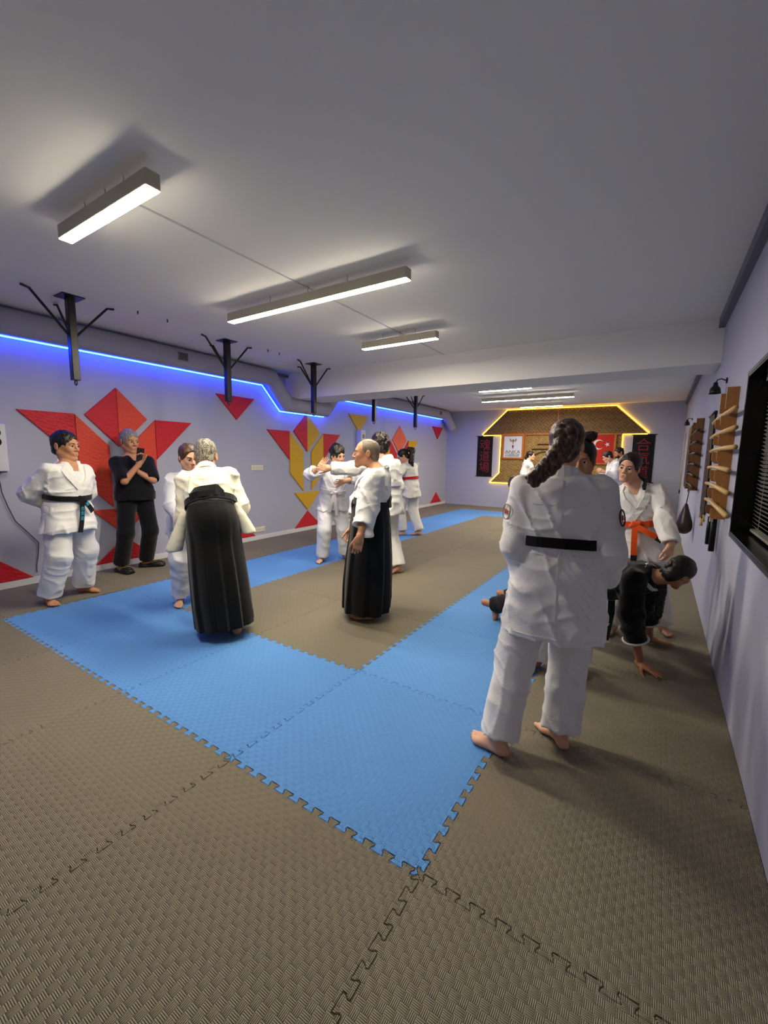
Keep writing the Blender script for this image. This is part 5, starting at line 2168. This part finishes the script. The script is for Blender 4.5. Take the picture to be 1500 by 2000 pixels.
# ---- 8: ponytailed girl with red belt by the far left wall
s, b, pv, nk, f, T, sh = stand(1.68, (-3.16, 5.54), (801, 960), (797, 904), -125, .95, 0.02)
hc = at(784, 886, (nk - CAM) @ _F - .02)
hf_ = dirang(b, -95)
p8 = build_person('girl with long ponytail and glasses in white gi with red belt looking down', b, 1.68, f, pv, nk, hc, hf_,
                  {1: armpts(sh[1], 776, 925, -1, 770, 945, -1, s), -1: armpts(sh[-1], 800, 925, 1, 785, 945, 1, s)},
                  {1: np.array((-3.27, 5.46, .072)), -1: np.array((-3.03, 5.64, .072))}, head_up=tilt_up(hf_, .55), skin=SK2, sex='f', hair='pulled', hair_m=H_BLK,
                  bw=.98, gi=GI, h=.013, hh=.007, belt=REDB, knot=[(-.1, -1, .25, -.1), (.2, -1, .25, -.1)], foot_dir={1: dirang(b, -85), -1: dirang(b, -95)}, seed=8.5, hem=.34, lid=.8, sleeve=.8, sleeve_r=1.15, vneck=.5)
P = p8.P
strand(p8.root, 'ponytail', [P(0, .09, .05), P(0, .15, .05), P(0, .20, .0), at(803, 902, (nk - CAM) @ _F - .10) - b, at(806, 910, (nk - CAM) @ _F - .10) - b], [.028, .040, .050, .050, .022], H_DKB, .009)
mb = MB()
for sx in (-1, 1):
    c = P(sx * .031, -.102, .002)
    mb.tube([c + p8.hr @ np.array((.022 * math.cos(a), 0, .019 * math.sin(a))) for a in np.linspace(0, 2 * math.pi, 15)], .0025, 5)
    mb.tube([P(sx * .053, -.10, .008), P(sx * .078, .0, .008)], .002, 5)
mb.tube([P(-.009, -.104, .004), P(.009, -.104, .004)], .002, 5)
mb.build('glasses', M_black, p8.root, smooth=True)

# ---- 9: woman in the foreground seen from behind
s, b, pv, nk, f, T, sh = stand(1.60, (.17, .90), (1086, 1140), (1099, 928), 182, 1.05, 0.05)
hc = at(1106, 872, (nk - CAM) @ _F + .02)
hf_ = dirang(b, 172)
A9 = {1: armpts(sh[1], 1008, 1075, 1, 1036, 1140, 1, s), -1: armpts(sh[-1], 1186, 1078, 1, 1182, 1120, 1, s)}
p9 = build_person('woman with long brown braid in white gi and black belt standing with her back turned', b, 1.60, f, pv, nk, hc, hf_, A9,
                  {1: np.array((.035, .745, .072)), -1: np.array((.27, .97, .072))}, head_up=tilt_up(hf_, .10), skin=SK2, sex='f', hair='pulled', hair_m=H_BRN,
                  bw=1.06, gi=GI, h=.0075, hh=.0045, hs=1.03, eyes=False, foot_dir={1: np.array((-.97, .22, 0)), -1: np.array((-.72, .70, 0))}, belt=BELT, belt_z=.17, hem=.46, seed=9.3, fold=1.0,
                  sleeve_r=1.08, sleeve=1.02, pant_r=1.06, vneck=.4)
P = p9.P
dn = (nk - CAM) @ _F
braid(p9.root, 'braid', [P(0, .085, .055), P(-.005, .125, .03), P(-.01, .135, -.02), at(1086, 893, dn - .14) - b, at(1068, 915, dn - .13) - b, at(1050, 930, dn - .12) - b, at(1038, 938, dn - .11) - b], .048, .032, H_BRN, .0055, turns=3)
# sleeve patches
PATCHR, PATCHK = mat('patch_red', '#a3322c', rough=.7), mat('patch_black', '#1b1a1c', rough=.7)
for sd, uv in ((-1, (1203, 990)), (1, (991, 990))):
    q = p9.sh[sd] + (p9.el[sd] - p9.sh[sd]) * .42
    dv = unit(p9.T @ np.array((sd * 1.0, .35, 0)))
    p_, n_ = hit(p9.J, q, dv, .2)
    x_ = unit(np.cross((0, 0, 1.0), n_))
    y_ = np.cross(n_, x_)
    mb = MB()
    for (r0, r1, zz) in ((.034, .028, .004),):
        ring = [p_ + (x_ * math.cos(a) + y_ * math.sin(a)) * .036 + n_ * .004 for a in np.linspace(0, 2 * math.pi, 25)[:-1]]
        mb.tube(ring + [ring[0]], .003, 5)
    o = mb.build('sleeve_patch', PATCHK if sd < 0 else mat('patch_gold', '#a99878', rough=.7), p9.jacket, smooth=True)
    disc = [p_ + (x_ * math.cos(a) + y_ * math.sin(a)) * .020 * (1 if k % 2 else .55) + n_ * .006 for k, a in enumerate(np.linspace(0, 2 * math.pi, 13)[:-1])]
    mesh_obj('patch_emblem', disc + [p_ + n_ * .007], [(i, (i + 1) % 12, 12) for i in range(12)], PATCHR, o)

# ---- 10: partner facing her, hair in a bun
s, b, pv, nk, f, T, sh = stand(1.52, (.12, 1.78), (1112, 1130), (1138, 944), -12, 1.0, -0.06)
hc = at(1137, 900, (nk - CAM) @ _F - .03)
hf_ = dirang(b, -12)
p10 = build_person('student with dark hair in a bun facing the woman with the braid', b, 1.52, f, pv, nk, hc, hf_,
                   {-1: armpts(sh[-1], 1090, 1050, -1, 1080, 1080, -1, s), 1: armpts(sh[1], 1180, 1055, -1, 1168, 1090, -1, s)},
                   {-1: np.array((-.02, 1.72, .07)), 1: np.array((.22, 1.86, .07))}, head_up=tilt_up(hf_, .20), skin=SK3, sex='f', hair='pulled', hair_m=H_BLK, bw=1.0, gi=GI, h=.011, hh=.006, hs=1.08,
                   foot_dir={-1: dirang(b, -25), 1: dirang(b, 20)}, belt=WHITEB, seed=10.7, lid=.8)
strand(p10.root, 'hair_bun', [p10.P(.01, .045, .135), p10.P(.045, .055, .145)], [.034, .030], H_BLK, .006, amp=.008)

# ---- 11: girl with orange belt
s, b, pv, nk, f, T, sh = stand(1.50, (.50, 2.82), (1246, 1056), (1240, 944), -4, .95, 0.0)
hc = at(1229, 914, (nk - CAM) @ _F - .03)
hf_ = dirang(b, -14)
dn = (nk - CAM) @ _F
a_l = armpts(sh[1], 1298, 1012, -1, 1310, 1062, -1, s)
p11 = build_person('girl with dark hair in white gi and orange belt leaning her head to one side', b, 1.50, f, pv, nk, hc, hf_,
                   {1: a_l, -1: armpts(sh[-1], 1192, 1010, 1, 1188, 1062, -1, s)},
                   {-1: np.array((.36, 2.72, .07)), 1: np.array((.70, 2.98, .07))}, head_up=tilt_up(hf_, .12, .16), skin=SK2, sex='f', hair='pulled', hair_m=H_BLK, bw=.98, gi=GI, h=.0085, hh=.0045, hs=1.08,
                   belt=ORANGEB, knot=[(-.10, -1, .20, -.12), (.9, -.38, .15, -.1)], foot_dir={-1: dirang(b, -20), 1: dirang(b, 25)}, seed=11.1, lid=1.0, gaze=(-.1, .35),
                   hands={1: dict(d=np.array((0, 0, -1.0)), n=dirang(b, 60), curl=.5, side=-1)}, sleeve=.92, sleeve_r=.95, hem=.33, vneck=.95)
P = p11.P
strand(p11.root, 'ponytail', [P(.02, .085, -.02), P(.06, .07, -.08), at(1258, 940, dn - .02) - b, at(1258, 955, dn - .12) - b], [.030, .026, .022, .010], H_BLK, .006)
f_ = Field()
f_.ell(p11.Pv + p11.T @ np.array((0, -.035, p11.lt * .62)), (.10, .072, .10), p11.T, k=.02)
np_obj('undershirt', [f_.mesh(.009)], BLK, p11.root)
for (o_, ps) in p11.ends:
    e_ = ps[-1]
    d_ = unit(ps[-1] - ps[-2])
    v_, ff = ribbon([e_ - d_ * .002, e_ + d_ * .045], [p11.T @ np.array((0, -1, .1))] * 2, .043, .008)
    mesh_obj('belt_tip', v_, ff, PATCHK, o_)
# embroidered marks on lapel and sleeve
INKG = mat('thread_grey', '#55564f', rough=.8)
random.seed(21)
mb = MB()
for i in range(16):
    a = math.radians(16 + random.uniform(-5, 5) + 8 * (i % 4) * .5)
    t = .34 + .035 * (i // 2)
    p_, n_ = hit(p11.J, p11.Pv + p11.T[:, 2] * (.12 + t * .34), p11.T @ np.array((math.sin(a + .25), -math.cos(a + .25), 0)), .3)
    x_ = unit(np.cross((0, 0, 1.0), n_))
    y_ = np.cross(n_, x_)
    L_ = random.uniform(.004, .009)
    mb.add([p_ + n_ * .004 + x_ * L_, p_ + n_ * .004 + y_ * .004, p_ + n_ * .004 - x_ * L_, p_ + n_ * .004 - y_ * .004], [(0, 1, 2, 3)])
mb.build('embroidery', INKG, p11.jacket)

# ---- 12: child in black on hands and feet
b = np.array((.05, 2.3, 0.0))
H12 = 1.50
s = H12 / 1.7
nk = at(1279, 1126, 2.78)
pv = at(1152, 1142, 3.16)
hc = at(1316, 1120, 2.72)
fw = unit(np.array((nk - pv)))
T = frame(nk - pv, (0, 0, -1))
sh = {sd: nk + T @ (np.array((sd * .165, .005, -.078)) * s) for sd in (1, -1)}
h_r = floor_at(1250, 1306)
h_l = floor_at(1268, 1256)
wrR = np.array((h_r[0], h_r[1], .035))
wrL = np.array((h_l[0], h_l[1], .035))
# which side is nearer the camera
near = 1 if sh[1][1] < sh[-1][1] else -1
ws = {near: wrR, -near: wrL}
els = {}
for sd in (1, -1):
    els[sd] = knee_ik(sh[sd], ws[sd], .29 * s, .27 * s, np.array((-1, .1, 0)))
anR = np.array((-.56, 2.42, .12))
anL = np.array((-.52, 2.72, .13))
hf_ = unit(np.array((.45, .70, -.55)))
p12 = build_person('child in black with a long dark braid crawling on hands and feet', b, H12, (0, 0, -1), pv, nk, hc, hf_,
                   {sd: (els[sd], ws[sd]) for sd in (1, -1)}, {near: anR, -near: anL}, head_up=unit(np.array((.55, .15, .80))), skin=SK3, sex='f', hair='pulled', hair_m=H_BLK,
                   bw=.95, outfit='gi', gi=BLK, belt=None, h=.009, hh=.005, eyes=False, hem=.12, slit=False, pants=BLK, sleeve=.5, collar=False, vneck=0, fold=.8, sleeve_r=1.15,
                   leg_fwd=(nk - pv) * (1, 1, 0), knees={near: (pv + anR) / 2 + np.array((.0, -.06, .0)), -near: (pv + anL) / 2 + np.array((.0, .06, .0))},
                   hands={sd: dict(d=unit(np.array((.85, -.55 if sd == near else .1, -.10))), n=np.array((0, 0, 1.0)), curl=.03, spread=.13, thumb=.9, side=-1 if sd == near else 1) for sd in (1, -1)},
                   foot_dir={near: (np.array((-.25, 0, -1.0)), np.array((-1.0, 0, .2))), -near: (np.array((-.25, 0, -1.0)), np.array((-1.0, 0, .2)))}, pant_r=.95, seed=12.6)
P = p12.P
dn = (nk - CAM) @ _F
braid(p12.root, 'braid', [P(0, .10, .03), at(1291, 1125, dn - .02) - b, at(1293, 1150, dn) - b, at(1288, 1180, dn) - b, at(1285, 1203, dn) - b], .032, .022, H_BLK, .006, turns=5)
WT = cloth_mat('white_trim', '#d8d6d0', wr=.001)
for sd in (1, -1):
    ce = p12.el[sd] + (p12.wr[sd] - p12.el[sd]) * .5
    dd = unit(p12.wr[sd] - p12.el[sd])
    Rr = frame(dd, (.3, .5, .2))
    ring = [ce - dd * .004 + Rr @ np.array((math.cos(a), math.sin(a), 0)) * .076 * p12.s * 1.15 for a in np.linspace(0, 2 * math.pi, 25)]
    mb = MB()
    mb.tube(ring, .007, 6)
    mb.build('sleeve_trim', WT, p12.jacket, smooth=True)
f_ = Field()
f_.ell(p12.Pv + p12.T @ np.array((0, .062, .16)), (.085, .075, .115), p12.T, k=.02)
np_obj('undershirt', [f_.mesh(.010)], WT, p12.root)
v_, ff = ribbon([p12.Nk + p12.T @ np.array((math.sin(a) * .082, -math.cos(a) * .082, -.02)) for a in np.linspace(0, 2 * math.pi, 21)], [p12.T @ np.array((math.sin(a), -math.cos(a), 0)) for a in np.linspace(0, 2 * math.pi, 21)], .02, .012, wdir=[p12.T[:, 2]] * 21)
mesh_obj('neck_trim', v_, ff, WT, p12.jacket)
mb = MB()
q = p12.Pv + p12.T @ np.array((.0, -.10, .14))
v_, ff = ribbon([q, q + (0.005, 0, -.12), q + (-.01, 0, -.25), q + (-.02, 0, -.33)], [np.array((.3, -1, 0))] * 4, .045, .006)
mesh_obj('belt_end', v_, ff, GREENB, p12.root)

# ---- 13-16: people at the far end
s, b, pv, nk, f, T, sh = stand(1.66, (-2.30, 10.15), (1030, 946), (1031, 900), 75, .95, 0)
hc = at(1036, 891, (nk - CAM) @ _F)
p13 = build_person('girl with a ponytail in white gi standing in profile before the phoenix poster', b, 1.66, f, pv, nk, hc, dirang(b, 80),
                   {1: armpts(sh[1], 1024, 930, 1, 1036, 936, 1, s), -1: armpts(sh[-1], 1021, 931, -1, 1032, 940, -1, s)},
                   {1: np.array((-2.33, 10.22, .075)), -1: np.array((-2.27, 10.05, .075))}, skin=SK2, sex='f', hair='pulled', hair_m=H_BLK, bw=1.0, gi=GI, h=.016, hh=.009, belt=WHITEB, seed=13.1, sleeve=.55, sleeve_r=1.2, vneck=.5)
strand(p13.root, 'ponytail', [p13.P(0, .09, .03), p13.P(0, .12, -.05), p13.P(0, .12, -.16), p13.P(0, .13, -.24)], [.03, .035, .03, .012], H_BLK, .010)
s, b, pv, nk, f, T, sh = stand(1.72, (-.36, 9.55), (1204, 950), (1198, 900), -70, 1.0, 0)
hc = at(1182, 889, (nk - CAM) @ _F)
hf_ = dirang(b, -78)
p14 = build_person('dark haired man in white gi bowing his head near the flag', b, 1.72, f, pv, nk, hc, hf_,
                   {1: armpts(sh[1], 1200, 935, -1, 1180, 922, -1, s), -1: armpts(sh[-1], 1190, 930, 1, 1178, 925, 1, s)},
                   {1: np.array((-.38, 9.45, .075)), -1: np.array((-.42, 9.7, .075))}, head_up=tilt_up(hf_, .5), skin=SK2, hair='short', hair_m=H_BLK, bw=1.05, gi=GI2, h=.016, hh=.008, seed=14.4, belt=BELT, pants=BLK, sleeve_r=1.15, vneck=.5)
s, b, pv, nk, f, T, sh = stand(1.74, (-.02, 10.45), (1215, 948), (1213, 897), -60, 1.0, 0)
hc = at(1207, 879, (nk - CAM) @ _F)
hf_ = dirang(b, -60)
p15 = build_person('bearded man with receding hair in dark jacket behind the bowing man by the flag', b, 1.74, f, pv, nk, hc, hf_,
                   {1: armpts(sh[1], 1222, 930, -1, 1212, 950, -1, s), -1: armpts(sh[-1], 1200, 930, 1, 1198, 950, 1, s)},
                   {1: np.array((-.04, 10.38, .075)), -1: np.array((-.06, 10.6, .075))}, head_up=tilt_up(hf_, .35), skin=SK1, hair='short', hair_m=H_BLK, bw=1.0, gi=BLK, h=.018, hh=.009, seed=15.4, belt=BELT)
f_ = Field()
f_.ell(p15.P(0, -.045, -.075), np.array((.058, .058, .045)) * p15.s, p15.hr, k=.02)
np_obj('beard', [f_.mesh(.010)], H_BLK, p15.root)
s, b, pv, nk, f, T, sh = stand(1.30, (-.62, 4.75), (1040, 1010), (1018, 962), -160, 1.0, 0)
hc = at(1000, 947, (nk - CAM) @ _F)
hf_ = dirang(b, -150)
p16 = build_person('child with loose brown hair mostly hidden behind the woman with the braid', b, 1.30, f, pv, nk, hc, hf_,
                   {1: armpts(sh[1], 1035, 1000, 1, 1045, 1020, 1, s), -1: armpts(sh[-1], 1055, 1000, 1, 1050, 1020, 1, s)},
                   {1: np.array((-.66, 4.7, .065)), -1: np.array((-.55, 4.8, .065))}, head_up=tilt_up(hf_, .3), skin=SK2, sex='f', hair='wavy', hair_m=H_BRN, bw=.9, gi=GI, h=.014, hh=.008, seed=16.4, belt=WHITEB, eyes=False, hs=1.15)
strand(p16.root, 'loose_hair', [p16.P(0, .08, .0), p16.P(0, .10, -.10), p16.P(0, .11, -.2)], [.06, .06, .035], H_BRN, .009)
# seams and quilting on the foreground jacket
def seam(pr, pts, wd=.005, th=.003, name='seam'):
    ps, ns = [], []
    for (a, z) in pts:
        d_ = pr.T @ np.array((math.sin(a), -math.cos(a), 0))
        p_, n_ = hit(pr.JT, pr.Pv + pr.T[:, 2] * z, d_, .36)
        ps.append(p_)
        ns.append(n_)
    v_, f_ = ribbon(ps, ns, wd, th)
    mesh_obj(name, v_, f_, GI, pr.jacket)


pi = math.pi
seam(p9, [(pi - .02, z) for z in np.linspace(.20, .44, 10)])
seam(p9, [(pi - .02, z) for z in np.linspace(-.24, .14, 12)])
seam(p9, [(a, .105) for a in np.linspace(pi - .95, pi + .95, 18)])
seam(p9, [(a, -.265) for a in np.linspace(pi - 1.1, pi + 1.1, 20)])
seam(p9, [(a, .33) for a in np.linspace(pi - .85, pi + .85, 14)])
for k in range(7):
    z0 = -.22 + k * .05
    seam(p9, [(pi + .95 - q * 1.0, z0 + q * .20) for q in np.linspace(0, 1, 10) if z0 + q * .20 < .09], wd=.004)
